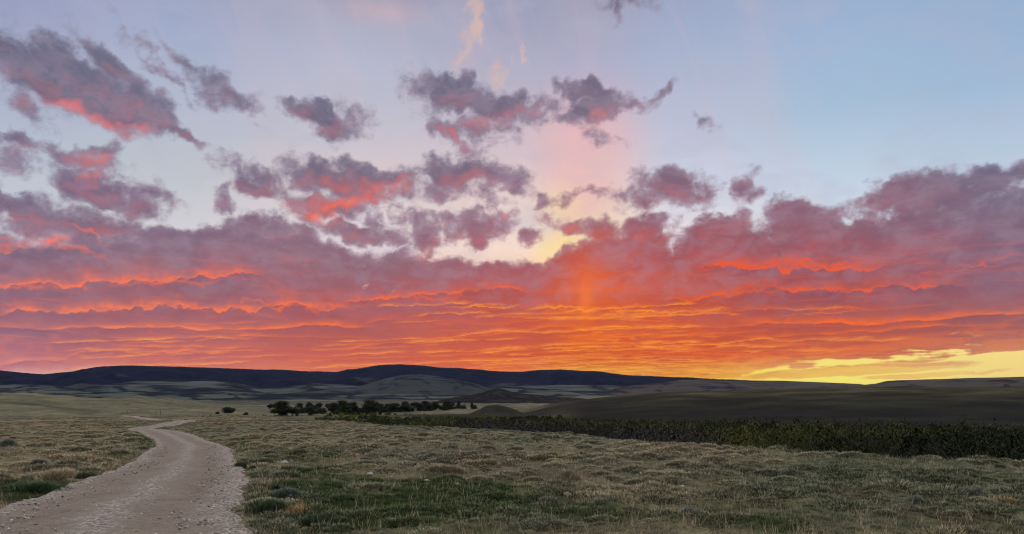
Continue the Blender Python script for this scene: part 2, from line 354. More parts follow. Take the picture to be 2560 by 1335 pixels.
sky_mat = build_sky(); wt = sky_mat.node_tree; wt.nodes.clear(); S.t = wt
gp = node('ShaderNodeNewGeometry')
X, Y, Z = sep(vmath('NORMALIZE', S(gp.outputs['Position'])))
AZ = math_('ARCTAN2', X, Y) * 57.29578
EL = math_('ARCSINE', Z) * 57.29578
P = comb(AZ, EL, 0.0)
AU = mapr(AZ, -40, 40)
def grid(rows):
    out = None
    for (y, cols) in rows:                     # from the top of the sky down to the horizon
        c = ramp(AU, [(min(max(a01(x), 0), 1), lin(k)) for x, k in zip(SX, cols)], 'EASE')
        e = math.degrees(math.atan2(HY - y, FPX))
        if out is None: out, pe = c, e
        else:
            out = mix(mapr(EL, pe, e), out, c); pe = e
    return out



N0 = noise_(comb(AZ * 0.85, EL * 1.1, 3.0), 0.75, 9, 0.64, 0.3)
def soft_n(da, de): return noise_(comb((AZ + da) * 0.9, (EL + de) * 1.15, 3.0), 0.75, 4, 0.6, 0.3)
NL = soft_n(0, 0); N1 = soft_n(0.10, -0.55)
amp = mapr(EL, 2.0, 9.0, 0.6, 1.75)
D0 = attr('bank') + (N0 - 0.5) * amp + 0.10
alpha = mapr(D0, -0.20, 0.42, 0, 1, True)
relief = (attr('bank') - attr('bank_below')) * 0.8 + (NL - N1) * 2.2
sky = grid(SKY_ROWS); dark = grid(DARK_ROWS); light = grid(LIGHT_ROWS)

# thin high veil: pale pink streaks fanning from the sunset, and the lit cirrus plume
veil_n = noise_(comb(AZ * 0.55 + EL * 0.25, EL * 0.10 - AZ * 0.04, 7.0), 0.5, 5, 0.6, 0.8)
veil = mapr(veil_n, 0.42, 0.72, 0, 1, True) * mapr(EL, 6, 14) * mapr(math_('ABSOLUTE', AZ - 0.0), 12, 34, 1, 0.25)
sky = mix(veil * 0.24, sky, lin((214, 186, 196)))
vn2 = noise_(comb(AZ * 0.35, EL * 0.9, 17.0), 0.4, 4, 0.55, 0.6)
sky = mix(mapr(vn2, 0.45, 0.7, 0, 0.35, True) * mapr(EL, 5, 10), sky, lin((178, 182, 202)))
plume = attr('plume')
sky = mix(mapr(plume, 0.0, 0.9, 0, 0.6, True), sky, lin((232, 188, 165)))
pink = attr('pink')
sky = mix(mapr(pink, 0.0, 1.0, 0, 0.55, True), sky, lin((240, 186, 184)))
warm = attr('warm')
sky = mix(mapr(warm, 0.0, 1.0, 0, 0.8, True), sky, lin((255, 222, 158)))

# banded deck: each bank has a lumpy dark top edge with the lit underside of the bank behind just above it
def banks(freq, c, bend, lump, seed, sharp):
    lx = comb(AZ * 0.4, EL * 1.2, seed)
    l = (noise_(comb(AZ * 0.11, EL * 0.5, seed + 3), 1.0, 2, 0.5) - 0.5) * 1.7
    s_ = (noise_(lx, 0.9, 5, 0.6) - 0.5) * lump
    v = math_('LOGARITHM', math_('MAXIMUM', EL + c, 0.05), math.e) * freq + AZ * AZ * bend + AZ * (-0.012) + l + s_
    fr = math_('FRACT', v + 50.0)
    edge = mapr(fr, 0.0, 0.035, 0, 1, True)
    fall = math_('POWER', 1.0 - fr, sharp)
    return edge * fall
amp1 = mapr(noise_(comb(AZ * 0.10, EL * 0.6, 31.0), 1.0, 3, 0.6), 0.40, 0.62, 0.0, 1.0, True)
amp2 = mapr(noise_(comb(AZ * 0.10, EL * 1.6, 41.0), 1.0, 3, 0.6), 0.42, 0.62, 0.0, 1.0, True)
b1 = banks(4.2, 1.0, -0.0007, 0.25, 11.0, 3.0) * amp1
b2 = banks(8.0, 0.6, -0.0010, 0.20, 23.0, 4.0) * amp2
b3 = banks(17.0, 0.5, -0.0012, 0.25, 29.0, 3.0) * mapr(EL, 2.2, 5.5, 0.8, 0.0)
fine = noise_(comb(AZ * 0.28, EL * 2.6, 5.0), 1.0, 5, 0.55, 0.8)
soft0 = noise_(comb(AZ * 0.2, EL * 0.9, 77.0), 1.0, 4, 0.6)
crack = 1.0 - math_('ABSOLUTE', fine * 2 - 1.0) * 12.0
crack = math_('MAXIMUM', crack, 0.0) * mapr(math_('ABSOLUTE', AZ - SUN_AZ - 2), 3, 18, 0.95, 0.15) * mapr(EL, 4.5, 8.0, 1, 0) * mapr(soft0, .3, .7)
in_deck = mapr(attr('over'), 0.8, 3.2, 0, 1, True)
low = mapr(EL, 5.0, 10.0, 1, 0)
lines = math_('MAXIMUM', math_('MAXIMUM', b1 * .35, b2 * .45), math_('MAXIMUM', b3 * .4, crack)) * in_deck
lines = math_('MAXIMUM', lines, attr('rim') * 1.15)
soft = mapr(noise_(comb(AZ * 0.13, EL * 0.50, 51.0), 1.0, 6, 0.6, 0.5), 0.32, 0.68, 0, 1, True)
puff = mapr(noise_(comb(AZ * 0.45, EL * 0.8, 61.0), 1.0, 7, 0.62, 0.4), 0.36, 0.66, 0, 1, True)
glow = attr('underlight')
glow = glow * mapr(N0, 0.30, 0.62, 0.35, 1.45)
near_h = mapr(EL, 1.8, 2.8, 0.45, 0.0)
up = mapr(relief, 0.05, 0.95, 0, 1, True)                 # undersides that face the sunset
t = math_('MAXIMUM', up * mapr(EL, 8, 12, 0.38, 0.20) + glow * 0.85, lines) + soft * 0.12 * in_deck + near_h * fine * 1.1
t = math_('MINIMUM', t, 1.0)
cloud = mix(t, dark, light)
# banks of the deck darken and lighten broadly
cloud = mix(attr('body') * .45 * (1.0 - lines), cloud, mix(1.0, cloud, (.66, .60, .80), 'MULTIPLY'))
cloud = mix(mapr(soft, 0, 1, .22, 0) * in_deck * mapr(EL, 1.5, 3.0), cloud, mix(1.0, cloud, (.74, .70, .86), 'MULTIPLY'))
# pale, greyish translucent parts: thin cloud and high puffs
thin = mapr(D0, 0.1, 0.8, 1, 0, True)
pale = mix(0.5, lin((172, 158, 180)), sky)
cloud = mix(thin * 0.45 * mapr(EL, 4, 9), cloud, pale)
cloud = mix(puff * mapr(EL, 4.5, 9.0, 0.0, 0.34) * (1.0 - t), cloud, lin((168, 148, 166)))
# tops turned away from the light: slate violet
away = mapr(relief, -0.15, -0.95, 0, 1, True) * mapr(EL, 5, 10, 0.1, .6)
cloud = mix(away, cloud, mix(1.0, dark, (.90, .96, 1.0), 'MULTIPLY'))
pillar = attr('pillar')
cloud = mix(mapr(pillar, 0.0, 1.1, 0, 0.6, True), cloud, lin((255, 122, 12)))
gap = mapr(attr('gap') * mapr(N0, 0.35, 0.62, 1.4, 0.2), 0.2, 1.5, 0, .9, True)
alpha = alpha * (1.0 - gap)
cloud = mix(mapr(attr('thread'), 0.1, 0.9, 0, .75), cloud, lin((255, 168, 66)))
col = mix(alpha, sky, cloud)
col = mix(mapr(EL, 34, 62), col, vmath('SCALE', (.80, .73, .68), 1.75))  # overhead sky, out of view, brightened to throw more light on the ground
col = mix(mapr(EL, -0.2, -3.0), col, (0.02, 0.02, 0.02))
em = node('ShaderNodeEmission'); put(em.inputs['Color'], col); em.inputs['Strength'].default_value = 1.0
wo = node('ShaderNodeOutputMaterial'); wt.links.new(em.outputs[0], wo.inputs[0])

sun_d = bpy.data.lights.new("sun", 'SUN')
sun = bpy.data.objects.new("sun", sun_d); scene.collection.objects.link(sun)
sun_d.energy = 0.5; sun_d.angle = math.radians(3); sun_d.color = (1.0, 0.55, 0.25)
SUN_EL = 0.8    # almost set: behind the mountains
sd = Vector((math.sin(math.radians(SUN_AZ)) * math.cos(math.radians(SUN_EL)), math.cos(math.radians(SUN_AZ)) * math.cos(math.radians(SUN_EL)), math.sin(math.radians(SUN_EL))))
sun.rotation_euler = sd.to_track_quat('Z', 'Y').to_euler()

# ------------------------------------------------------------------ the lie of the land
def azr(x): return math.atan2(x - HX, FPX)
EDGE_Y = [-60, -10, 5, 18, 25, 30, 40, 67, 86, 110, 163, 280, 400, 600, 5000]
EDGE_X = [230, 90, 52, 27, 17.5, 13.5, 9.2, -2.5, -13, -23, -45, -95, -170, -330, -6000]
def edge_d(x, y):
    """metres past the brink of the bench (positive = over the creek bottom)"""
    return (x - np.interp(y, EDGE_Y, EDGE_X) + pn(x * .15, y * .15, 3) * 1.2) * np.interp(y, [0, 60, 300], [.55, .85, .9])

def crest(pts, x, y, r):
    """height of a crest drawn from pixel (px, py) at distance r, looked up by bearing"""
    az = np.arctan2(x, y)
    xs = np.array([azr(p[0]) for p in pts]); 
    zs = np.array([EYE + (HY - p[1]) / FPX * math.cos(azr(p[0])) * r for p in pts])
    return np.interp(az, xs, zs)

def ridge(h, x, y, r, pts, r0, wf, wb, fade=0.02, bend=0.0):
    az = np.arctan2(x, y)
    c = crest(pts, x, y, r0)
    rr = r + pn(az * 9, np.full_like(az, 2.2), int(r0) % 50) * wf * bend
    k = np.where(rr < r0, sstep(r0 - wf, r0, rr), 1 - sstep(r0, r0 + wb, rr))
    return h + np.maximum(c - h, 0) * k

LEFT_HILL = [(-700, 975), (0, 982), (60, 983), (150, 990), (220, 997), (330, 1000), (430, 1011), (520, 1020), (640, 1032), (700, 1042)]
SWELL = [(120, 1012), (200, 1003), (260, 995), (330, 992), (400, 996), (480, 1004), (560, 1013), (640, 1021), (760, 1030)]
RIGHT_RIDGE = [(1180, 1045), (1260, 1034), (1340, 1020), (1400, 1008), (1450, 1000), (1560, 988), (1700, 979), (1900, 973), (2200, 969), (2560, 967), (3400, 964)]
KNOLL = [(1170, 1036), (1195, 1026), (1215, 1016), (1240, 1013), (1265, 1018), (1290, 1026), (1310, 1036)]

def base_z(r):
    return np.interp(r, [0, 280, 330, 470, 700, 1500, 4000, 16000], [0, -5.6, -7.0, -11.6, -12.9, -15, -20, -30])

def ground_z(x, y, detail=True):
    x = np.asarray(x, float); y = np.asarray(y, float)
    r = np.hypot(x, y)
    yy = np.where(y > 0, r, 0.4 * r * (y / np.maximum(r, 1e-6)))
    h = base_z(np.maximum(yy, 0)) + np.where(yy < 0, -0.01 * yy, 0)
    d = edge_d(x, y)
    bot = -2.9 - 0.0165 * np.clip(r, 0, 620)
    k = sstep(-2.0, 9.0, d)
    lowered = np.minimum(h, bot)
    h = h * (1 - k) + lowered * k
    h = h + fbm(x / 60, y / 60, 3, 40) * 0.8 * sstep(20, 200, r)
    h = h + fbm(x / 9, y / 9, 2, 44) * 0.10 * sstep(4, 20, r) * (1 - sstep(300, 800, r))
    big = fbm(x / 420, y / 420, 3, 50) * 6 * sstep(350, 1500, r)
    h = h + big * 0.6
    h = ridge(h, x, y, r, RIGHT_RIDGE, 460, 270, 500, bend=.15)
    h = ridge(h, x, y, r, KNOLL, 360, 45, 60)
    h = ridge(h, x, y, r, LEFT_HILL, 820, 330, 500, bend=.2)
    h = ridge(h, x, y, r, SWELL, 1450, 420, 600, bend=.2)
    if detail:
        near = 1 - sstep(60, 160, r)
        hum = np.maximum(fbm(x / 0.9, y / 0.9, 3, 60), 0) * 0.24 + fbm(x / 0.35, y / 0.35, 2, 66) * 0.03
        off = np.clip((road_d(x, y) - 0.2) / 1.2, 0, 1)
        h = h + hum * off * near * sstep(1.0, 3.0, r)
        rs = sstep(180, 400, r)
        h = h + rs * fbm(x / 45, y / 45, 4, 70) * 1.2 * np.clip(r / 500, 0, 3)
    return h

# the gravel road: left and right edge, in metres
ROAD_L = [(-3.6, -6), (-5.0, 1), (-6.6, 6), (-7.7, 9.5), (-8.9, 12.7), (-9.7, 15.5), (-10.9, 19.4), (-12.1, 22.8), (-14.0, 27.6), (-17.1, 35), (-21.2, 43.5), (-30.6, 60.3), (-40.8, 78), (-49.5, 101), (-59.5, 130), (-66, 143), (-76, 157), (-103, 200), (-133, 255), (-160, 305), (-215, 390)]
ROAD_R = [(0.6, -6), (-0.6, 1), (-2.4, 6), (-3.5, 9.5), (-4.8, 12.4), (-5.7, 15.2), (-6.9, 18.6), (-8.5, 22.4), (-10.4, 27), (-13.1, 33.5), (-17.3, 41.5), (-25.6, 57.5), (-37.0, 75), (-45.5, 98), (-55.0, 127), (-61.5, 140), (-71.5, 154), (-98.5, 197), (-128.5, 252), (-155.5, 302), (-210, 387)]
def _dense(pts, n=16):
    pts = np.array(pts, float); t_ = np.arange(len(pts)); tt = np.linspace(0, len(pts) - 1, (len(pts) - 1) * n + 1)
    out = []
    for c in range(2):
        p = pts[:, c]; m = np.gradient(p)
        i = np.clip(np.floor(tt).astype(int), 0, len(p) - 2); f = tt - i
        h00 = 2 * f**3 - 3 * f**2 + 1; h10 = f**3 - 2 * f**2 + f; h01 = -2 * f**3 + 3 * f**2; h11 = f**3 - f**2
        out.append(h00 * p[i] + h10 * m[i] + h01 * p[i + 1] + h11 * m[i + 1])
    return np.stack(out, 1)
RL, RR = _dense(ROAD_L), _dense(ROAD_R)
RC = (RL + RR) / 2; RW = np.linalg.norm(RR - RL, axis=1) / 2
def road_d(x, y):
    """distance outside the road edge; negative on the road"""
    sh = np.shape(x); x = np.ravel(x).astype(float); y = np.ravel(y).astype(float)
    out = np.full(x.shape, 50.0)
    m = np.nonzero((y > -12) & (y < 400) & (x < 10) & (x > -230))[0]
    step = 4000
    for s0 in range(0, len(m), step):
        q = m[s0:s0 + step]
        dd = np.hypot(x[q][:, None] - RC[None, ::2, 0], y[q][:, None] - RC[None, ::2, 1])
        # distance to segments approximated by dense points, corrected sideways
        j = dd.argmin(1) * 2
        tdir = RC[np.minimum(j + 1, len(RC) - 1)] - RC[np.maximum(j - 1, 0)]
        tdir /= np.maximum(np.linalg.norm(tdir, axis=1, keepdims=True), 1e-6)
        vx, vy = x[q] - RC[j, 0], y[q] - RC[j, 1]
        side = np.abs(vx * tdir[:, 1] - vy * tdir[:, 0])
        wn = RW[j] * np.abs(1.0)
        # half width square to the road
        ac = RR[j] - RL[j]; ac /= np.linalg.norm(ac, axis=1, keepdims=True)
        wn = RW[j] * np.abs(ac[:, 0] * tdir[:, 1] - ac[:, 1] * tdir[:, 0])
        lim = np.hypot(vx, vy) > 14
        out[q] = np.where(lim, 20.0, side - wn)
    out = out.reshape(sh)
    return out

def hit(px, py, detail=False, rmax=3000):
    """where the line of sight through a pixel meets the ground"""
    r = np.geomspace(3, rmax, 4000)
    a = azr(px); x = np.sin(a) * r; y = np.cos(a) * r
    z = ground_z(x, y, detail)
    los = EYE + (HY - py) / FPX * y
    b = np.nonzero(z > los)[0]
    i = b[0] if len(b) else len(r) - 1
    return float(x[i]), float(y[i]), float(z[i])

# ------------------------------------------------------------------ mesh helpers
def mesh_obj(name, co, faces, mats, parent=None, attrs=None, smooth=False, quads=None, mat_index=None):
    me = bpy.data.meshes.new(name)
    co = np.asarray(co, np.float32).reshape(-1, 3)
    me.vertices.add(len(co)); me.vertices.foreach_set('co', co.ravel())
    f = np.asarray(faces, np.int32)
    k = f.shape[1]
    me.loops.add(f.size); me.loops.foreach_set('vertex_index', f.ravel())
    me.polygons.add(len(f)); me.polygons.foreach_set('loop_start', np.arange(0, f.size, k, dtype=np.int32))
    if smooth: me.polygons.foreach_set('use_smooth', np.ones(len(f), bool))
    if mat_index is not None: me.polygons.foreach_set('material_index', np.asarray(mat_index, np.int32))
    me.update(calc_edges=True)
    for m in (mats if isinstance(mats, (list, tuple)) else [mats]): me.materials.append(m)
    for kx, v in (attrs or {}).items():
        v = np.asarray(v, np.float32)
        if v.ndim == 1:
            at = me.attributes.new(kx, 'FLOAT', 'POINT'); at.data.foreach_set('value', v)
        else:
            at = me.attributes.new(kx, 'FLOAT_COLOR', 'POINT')
            at.data.foreach_set('color', np.concatenate([v, np.ones((len(v), 1), np.float32)], 1).ravel())
    ob = bpy.data.objects.new(name, me); scene.collection.objects.link(ob)
    if parent is not None: ob.parent = parent
    return ob
def tag(o, label=None, cat=None, group=None, kind=None):
    if label: o['label'] = label
    if cat: o['category'] = cat
    if group: o['group'] = group
    if kind: o['kind'] = kind
    return o
def empty(name, loc, rz=0.0):
    o = bpy.data.objects.new(name, None); scene.collection.objects.link(o)
    o.location = loc; o.rotation_euler = (0, 0, rz); o.empty_display_size = .2
    return o
def grid_faces(n, m, wrap=False):
    idx = np.arange(n * m).reshape(n, m)
    nx = np.roll(idx, -1, 1)
    q = np.stack([idx[:-1], nx[:-1], nx[1:], idx[1:]], -1)
    if not wrap: q = q[:, :-1]
    return q.reshape(-1, 4)

# ------------------------------------------------------------------ materials
def material(name, rough=0.9, spec=0.2):
    m = bpy.data.materials.new(name); m.use_nodes = True
    S.t = m.node_tree
    b = m.node_tree.nodes['Principled BSDF']
    b.inputs['Roughness'].default_value = rough
    b.inputs['Specular IOR Level'].default_value = spec
    return m, b
def objpos():
    g = node('ShaderNodeNewGeometry'); return S(g.outputs['Position'])
def bump(b, h, dist, strength=1.0):
    n = node('ShaderNodeBump'); put(n.inputs['Height'], h); n.inputs['Distance'].default_value = dist; n.inputs['Strength'].default_value = strength
    S.t.links.new(n.outputs[0], b.inputs['Normal'])

def col_attr(name):
    n = node('ShaderNodeAttribute'); n.attribute_name = name
    return S(n.outputs['Color'])

# what grows where on the near ground (0..1 each): green grass, bare soil
GREEN = [(1150, 1250, 250, 66, 1.5), (820, 1240, 170, 80, 1.15), (760, 1190, 110, 40, 1.0), (1400, 1290, 260, 45, 1.0), (740, 1145, 120, 26, .9), (900, 1310, 260, 40, .8), (1900, 1320, 240, 28, .9), (1700, 1285, 120, 22, .7),
         (2200, 1170, 400, 26, .5), (1500, 1095, 400, 10, .6), (380, 1100, 60, 18, .8), (330, 1140, 60, 16, .7), (120, 1225, 130, 22, .9), (30, 1260, 60, 25, 1.0), (600, 1110, 60, 16, .6), (660, 1270, 90, 50, .6)]
SOIL = [(1180, 1135, 200, 20, .8), (1400, 1190, 200, 16, .9), (1250, 1165, 150, 16, .7), (2050, 1240, 160, 14, .8), (1650, 1175, 180, 18, .7), (2300, 1290, 200, 16, .8), (60, 1230, 70, 26, .9), (200, 1165, 120, 16, .6),
        (1750, 1225, 160, 14, .5), (2500, 1320, 100, 20, .6), (900, 1135, 90, 10, .6), (60, 1190, 90, 12, .6), (630, 1180, 40, 30, .5), (1480, 1150, 260, 12, .5)]
def patch(x, y, blobs):
    """blob masks given in pixels, laid out on the ground where those pixels look"""
    f = np.zeros(np.shape(x))
    wx = x + fbm(x / 2.5, y / 2.5, 3, 81) * 1.6; wy = y + fbm(x / 2.5, y / 2.5, 3, 85) * 2.2
    for (px, py, rx, ry, s) in blobs:
        cx, cy, _ = hit(px, py)
        x0, _, _ = hit(px - rx, py); x1, _, _ = hit(px + rx, py)
        _, y0, _ = hit(px, py + ry); _, y1, _ = hit(px, max(py - ry, 1046))
        ax = abs(x1 - x0) / 2 + .1; ay = abs(y1 - y0) / 2 + .1
        # follow the line of sight as a slanted patch
        q = np.hypot((wx - cx - (wy - cy) * cx / cy) / ax, (wy - cy) / ay)
        f = np.maximum(f, s * np.clip(1.25 - q, 0, 1))
    return f

STRAW, SAGE, TURF, EARTH, DRY = (np.array(c) for c in ((.240, .200, .130), (.125, .130, .088), (.036, .054, .018), (.068, .050, .036), (.22, .15, .08)))
def ground_cols(x, y):
    r = np.hypot(x, y)
    n1 = fbm(x / 3.0, y / 3.0, 4, 90); n2 = fbm(x / 14, y / 14, 3, 95); n3 = fbm(x / 0.6, y / 0.6, 3, 99)
    g = np.clip(patch(x, y, GREEN) + n1 * .35, 0, 1); s = np.clip(patch(x, y, SOIL) + n1 * .5 - .05, 0, 1)
    near = (1 - sstep(90, 200, r))
    g = g * near; s = s * near
    left = sstep(-4, -14, x + y * 0.30)
    t = np.clip(0.40 + n2 * 1.2 + n1 * .7 + left * .30, 0, 1)[..., None]
    c = SAGE * (1 - t) + STRAW * .8 * t
    c = c * (1 - g[..., None]) + TURF * 1.05 * g[..., None]
    c = c * (1 - s[..., None]) + EARTH * s[..., None]
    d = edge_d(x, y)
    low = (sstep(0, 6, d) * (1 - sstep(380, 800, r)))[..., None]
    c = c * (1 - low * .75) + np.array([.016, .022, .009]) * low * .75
    c = c * (1 + n3[..., None] * .5)
    return np.clip(c, .008, .6), g, s

GLOW_DARK = None
def build_ground():
    az = np.radians(np.concatenate([np.linspace(-180, -44, 30)[:-1], np.arange(-44, 44.01, 0.11), np.linspace(44, 180, 30)[1:-1]]))
    rr = np.concatenate([[0.0], np.geomspace(0.8, 6, 14)[:-1], np.geomspace(6, 15000, 640)])
    A, R = np.meshgrid(az, rr)
    x, y = np.sin(A) * R, np.cos(A) * R
    z = ground_z(x, y)
    # beyond the hills the sheet only has to reach the horizon
    c, g, s = ground_cols(x, y)
    # farther off: big soft patches of grass and brush
    rfar = sstep(180, 420, R)[..., None]
    n = fbm(x / 160, y / 70, 4, 110); n2 = fbm(x / 35, y / 20, 3, 115)
    t_ = np.clip(.60 + n * .9 + n2 * .35, 0, 1)[..., None]
    far = np.array([.065, .070, .045]) * (1 - t_) + np.array([.150, .145, .095]) * t_
    far = far * (1 - .45 * sstep(900, 2200, R)[..., None] * np.array([1, .85, .6]))
    # right-hand ridge: dull brown-green scrub, darker towards its foot
    az_d = np.degrees(A)
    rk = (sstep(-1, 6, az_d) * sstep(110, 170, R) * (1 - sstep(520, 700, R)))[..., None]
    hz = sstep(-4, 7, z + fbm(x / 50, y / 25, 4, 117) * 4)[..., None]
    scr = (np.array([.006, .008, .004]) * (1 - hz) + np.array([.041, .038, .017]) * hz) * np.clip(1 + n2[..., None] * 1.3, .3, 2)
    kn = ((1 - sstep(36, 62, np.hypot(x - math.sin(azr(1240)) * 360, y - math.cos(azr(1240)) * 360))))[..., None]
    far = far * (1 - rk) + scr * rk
    rfar = np.maximum(rfar, rk)
    far = far * (1 - kn) + np.array([.010, .010, .008]) * kn
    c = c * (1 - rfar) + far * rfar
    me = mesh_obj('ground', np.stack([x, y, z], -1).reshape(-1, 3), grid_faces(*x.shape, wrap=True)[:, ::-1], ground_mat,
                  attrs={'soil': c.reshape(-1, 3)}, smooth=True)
    return tag(me, kind='structure')

ground_mat, b = material('meadow ground', .95, .1)
p = objpos()
n1 = noise_(p, 9.0, 6, 0.7); n2 = noise_(p, 1.3, 5, 0.65); n3 = noise_(p, 45.0, 3, 0.6)
c = col_attr('soil')
c = mix(mapr(n1, .35, .65), mix(1.0, c, (.62, .60, .58), 'MULTIPLY'), mix(1.0, c, (1.35, 1.35, 1.3), 'MULTIPLY'))
c = mix(mapr(n2, .3, .7), mix(1.0, c, (.72, .74, .74), 'MULTIPLY'), mix(1.0, c, (1.25, 1.22, 1.15), 'MULTIPLY'))
n4 = noise_(vmath('MULTIPLY', p, (.05, .03, .3)), 1.0, 7, .7); n5 = noise_(vmath('MULTIPLY', p, (.25, .14, .4)), 1.0, 5, .7)
far_f = mapr(vmath('LENGTH', p), 110, 240)
mott = mapr(n4, .34, .66, .60, 1.40) * mapr(n5, .3, .7, .74, 1.26)
c = mix(far_f, c, vmath('SCALE', c, mott))
put(b.inputs['Base Color'], c)
bump(b, n1 * .7 + n3 * .3, 0.05)
ground = build_ground()

# ------------------------------------------------------------------ the hills and mountains, each its own body of land
HILL_BASE = -45
def hill(name, pts, r0, wf, wb, rough_amp, mat, seed, step=0.10, nr=70, base=None, az_pad=0.06, gully=0.0, crest_n=0.0, pw=1.0):
    a0, a1 = azr(pts[0][0]), azr(pts[-1][0])
    az = np.arange(a0, a1, math.radians(step))
    u = np.concatenate([np.linspace(0, 1, nr)[:-1], np.linspace(1, 2, 14)])
    A, U = np.meshgrid(az, u)
    R = np.where(U < 1, r0 - wf * (1 - U), r0 + wb * (U - 1))
    R = R + (pn(A * 14, U * 0 + .5, seed) * wf * .12) * (U < 1) * (1 - U) * 2
    x, y = np.sin(A) * R, np.cos(A) * R
    zc = crest(pts, x, y, r0)
    zb = (HILL_BASE if base is None else base)
    k = np.where(U < 1, sstep(0, 1, U) ** pw, 1 - sstep(0, 1, U - 1))
    ends = np.clip(np.minimum(A - a0, a1 - A) / az_pad, 0, 1); ends = ends * ends * (3 - 2 * ends)
    zc = zb + (zc - zb) * ends
    z = zb + (zc - zb) * k
    sc = wf / 5
    fb = fbm(x / sc, y / sc, 5, seed)
    gl = np.abs(pn(A * r0 / (sc * .9) + fb * .6, R / (sc * 4), seed + 5))
    zz = z + (fb * rough_amp - gl * gully) * np.minimum(1, np.where(U < 1, 1 - U, 0) * 4) * (k > 0)
    zz = zz + crest_n * (fbm(A * 400, U * 3, 3, seed + 8)) * np.clip(1 - np.abs(U - 1) * 6, 0, 1) * ends
    wood = fb + (U - .5) * .6
    ob = mesh_obj(name, np.stack([x, y, zz], -1).reshape(-1, 3), grid_faces(*x.shape)[:, ::-1], mat,
                  attrs={'height': k.ravel(), 'patchy': fb.ravel(), 'gully': gl.ravel(), 'bearing': np.degrees(A).ravel()}, smooth=True)
    return tag(ob, kind='structure')

def forest_mat(name, dark_c, open_c, lo, hi):
    m, b = material(name, .95, .05)
    p = objpos(); q = vmath('MULTIPLY', p, (.0011, .0007, .004))
    n = noise_(q, 1.0, 6, .65, .4)
    f = mapr(n + attr('patchy') * .12 - attr('height') * .55, lo, hi, 0, 1, True)
    s_ = noise_(p, .012, 4, .7)
    put(b.inputs['Base Color'], mix(f, mix(s_, dark_c, tuple(v * 1.9 for v in dark_c)), mix(s_, tuple(v * .8 for v in open_c), open_c)))
    bump(b, noise_(p, .02, 4, .7), 25)
    return m
mountain_mat = forest_mat('dark forest slopes', (.004, .006, .006), (.05, .055, .045), .30, .42)

def grass_hill_mat(name, c1, c2, dark_c, cover, sc=1.0):
    m, b = material(name, .95, .05)
    p = objpos(); q = vmath('MULTIPLY', p, (.0013 * sc, .0008 * sc, .030 * sc))
    n = noise_(q, 1.0, 6, .6, .8)
    g = mapr(attr('gully'), .0, .16, 1, 0)
    f = mapr(n + g * .16 + attr('patchy') * .12 + attr('height') * .05, cover - .03, cover + .13, 0, 1, True)
    s_ = noise_(vmath('MULTIPLY', p, (.004 * sc, .002 * sc, .02)), 1.0, 5, .6)
    put(b.inputs['Base Color'], mix(f, mix(s_, c1, c2), dark_c))
    bump(b, noise_(p, .01 * sc, 4, .6), 12)
    return m
foot_mat = grass_hill_mat('grassy foothills', (.055, .070, .058), (.100, .115, .088), (.008, .012, .012), .505)
mound_mat = grass_hill_mat('grassy mound', (.030, .038, .034), (.052, .061, .050), (.012, .016, .016), .58)
plain_mat = grass_hill_mat('pale grass plain', (.10, .108, .082), (.16, .155, .115), (.018, .022, .020), .57, .8)
butte_mat = grass_hill_mat('scrub-covered butte', (.020, .020, .017), (.032, .030, .024), (.012, .012, .011), .5, 3.0)
plateau_mat = grass_hill_mat('bare plateau', (.050, .045, .035), (.090, .080, .060), (.022, .020, .020), .58, 1.4)

hill('mountains', [(-500, 925), (-100, 922), (0, 926), (60, 932), (110, 936), (180, 930), (260, 918), (330, 914), (420, 916), (520, 919), (600, 922), (680, 925), (760, 928), (840, 930), (880, 924), (940, 914), (1000, 911),
                   (1060, 914), (1100, 919), (1150, 920), (1210, 927), (1300, 930), (1350, 925), (1400, 924), (1450, 927), (1500, 930), (1560, 937), (1650, 944), (1720, 943), (1760, 946), (1900, 952), (2000, 955), (2120, 962), (2300, 970)],
     10500, 3300, 2500, 70, mountain_mat, 3, .06, 90, gully=60, crest_n=5.0, az_pad=.03)
hill('foothills', [(-400, 958), (-100, 962), (0, 963), (60, 960), (130, 965), (190, 972), (260, 962), (330, 954), (400, 950), (470, 953), (540, 952), (600, 960), (660, 972), (720, 966), (790, 959), (860, 962), (950, 968), (1100, 970), (1250, 966), (1340, 964), (1440, 962), (1560, 965), (1640, 968), (1760, 975)],
     7600, 2500, 1500, 26, foot_mat, 13, .08, 90, gully=38, base=-32)
hill('foothills', [(-300, 985), (0, 978), (60, 968), (110, 966), (180, 975), (240, 985), (330, 976), (440, 984), (560, 978), (700, 985), (820, 974), (900, 986), (1000, 984), (1100, 988), (1240, 984), (1400, 978), (1500, 984), (1620, 982)],
     5200, 1500, 1200, 14, foot_mat, 23, .08, 70, gully=20, base=-27)
hill('grass_mound', [(800, 992), (860, 974), (910, 962), (960, 947), (1000, 939), (1040, 935), (1090, 940), (1150, 951), (1200, 962), (1250, 972), (1300, 985)],
     6300, 1500, 1200, 22, mound_mat, 33, .05, 80, gully=18, base=-30)
hill('grass_plain', [(-300, 1000), (0, 1002), (300, 1000), (600, 1001), (900, 999), (1100, 996), (1300, 992), (1500, 989), (1700, 990)],
     3300, 1300, 900, 4, plain_mat, 43, .10, 50, gully=5, base=-21)
hill('plateau', [(1500, 975), (1580, 964), (1640, 958), (1700, 950), (1790, 948), (1880, 951), (1960, 952), (2060, 956), (2150, 961), (2200, 967), (2240, 975)],
     6800, 2000, 1500, 22, plateau_mat, 53, .06, 80, gully=45, base=-30, az_pad=.02)
hill('plateau', [(2080, 966), (2150, 963), (2190, 959), (2215, 953), (2245, 951), (2330, 949), (2440, 945), (2560, 942), (2800, 938), (3300, 935)],
     4200, 1500, 1500, 12, plateau_mat, 63, .07, 80, gully=20, base=-24, az_pad=.02)
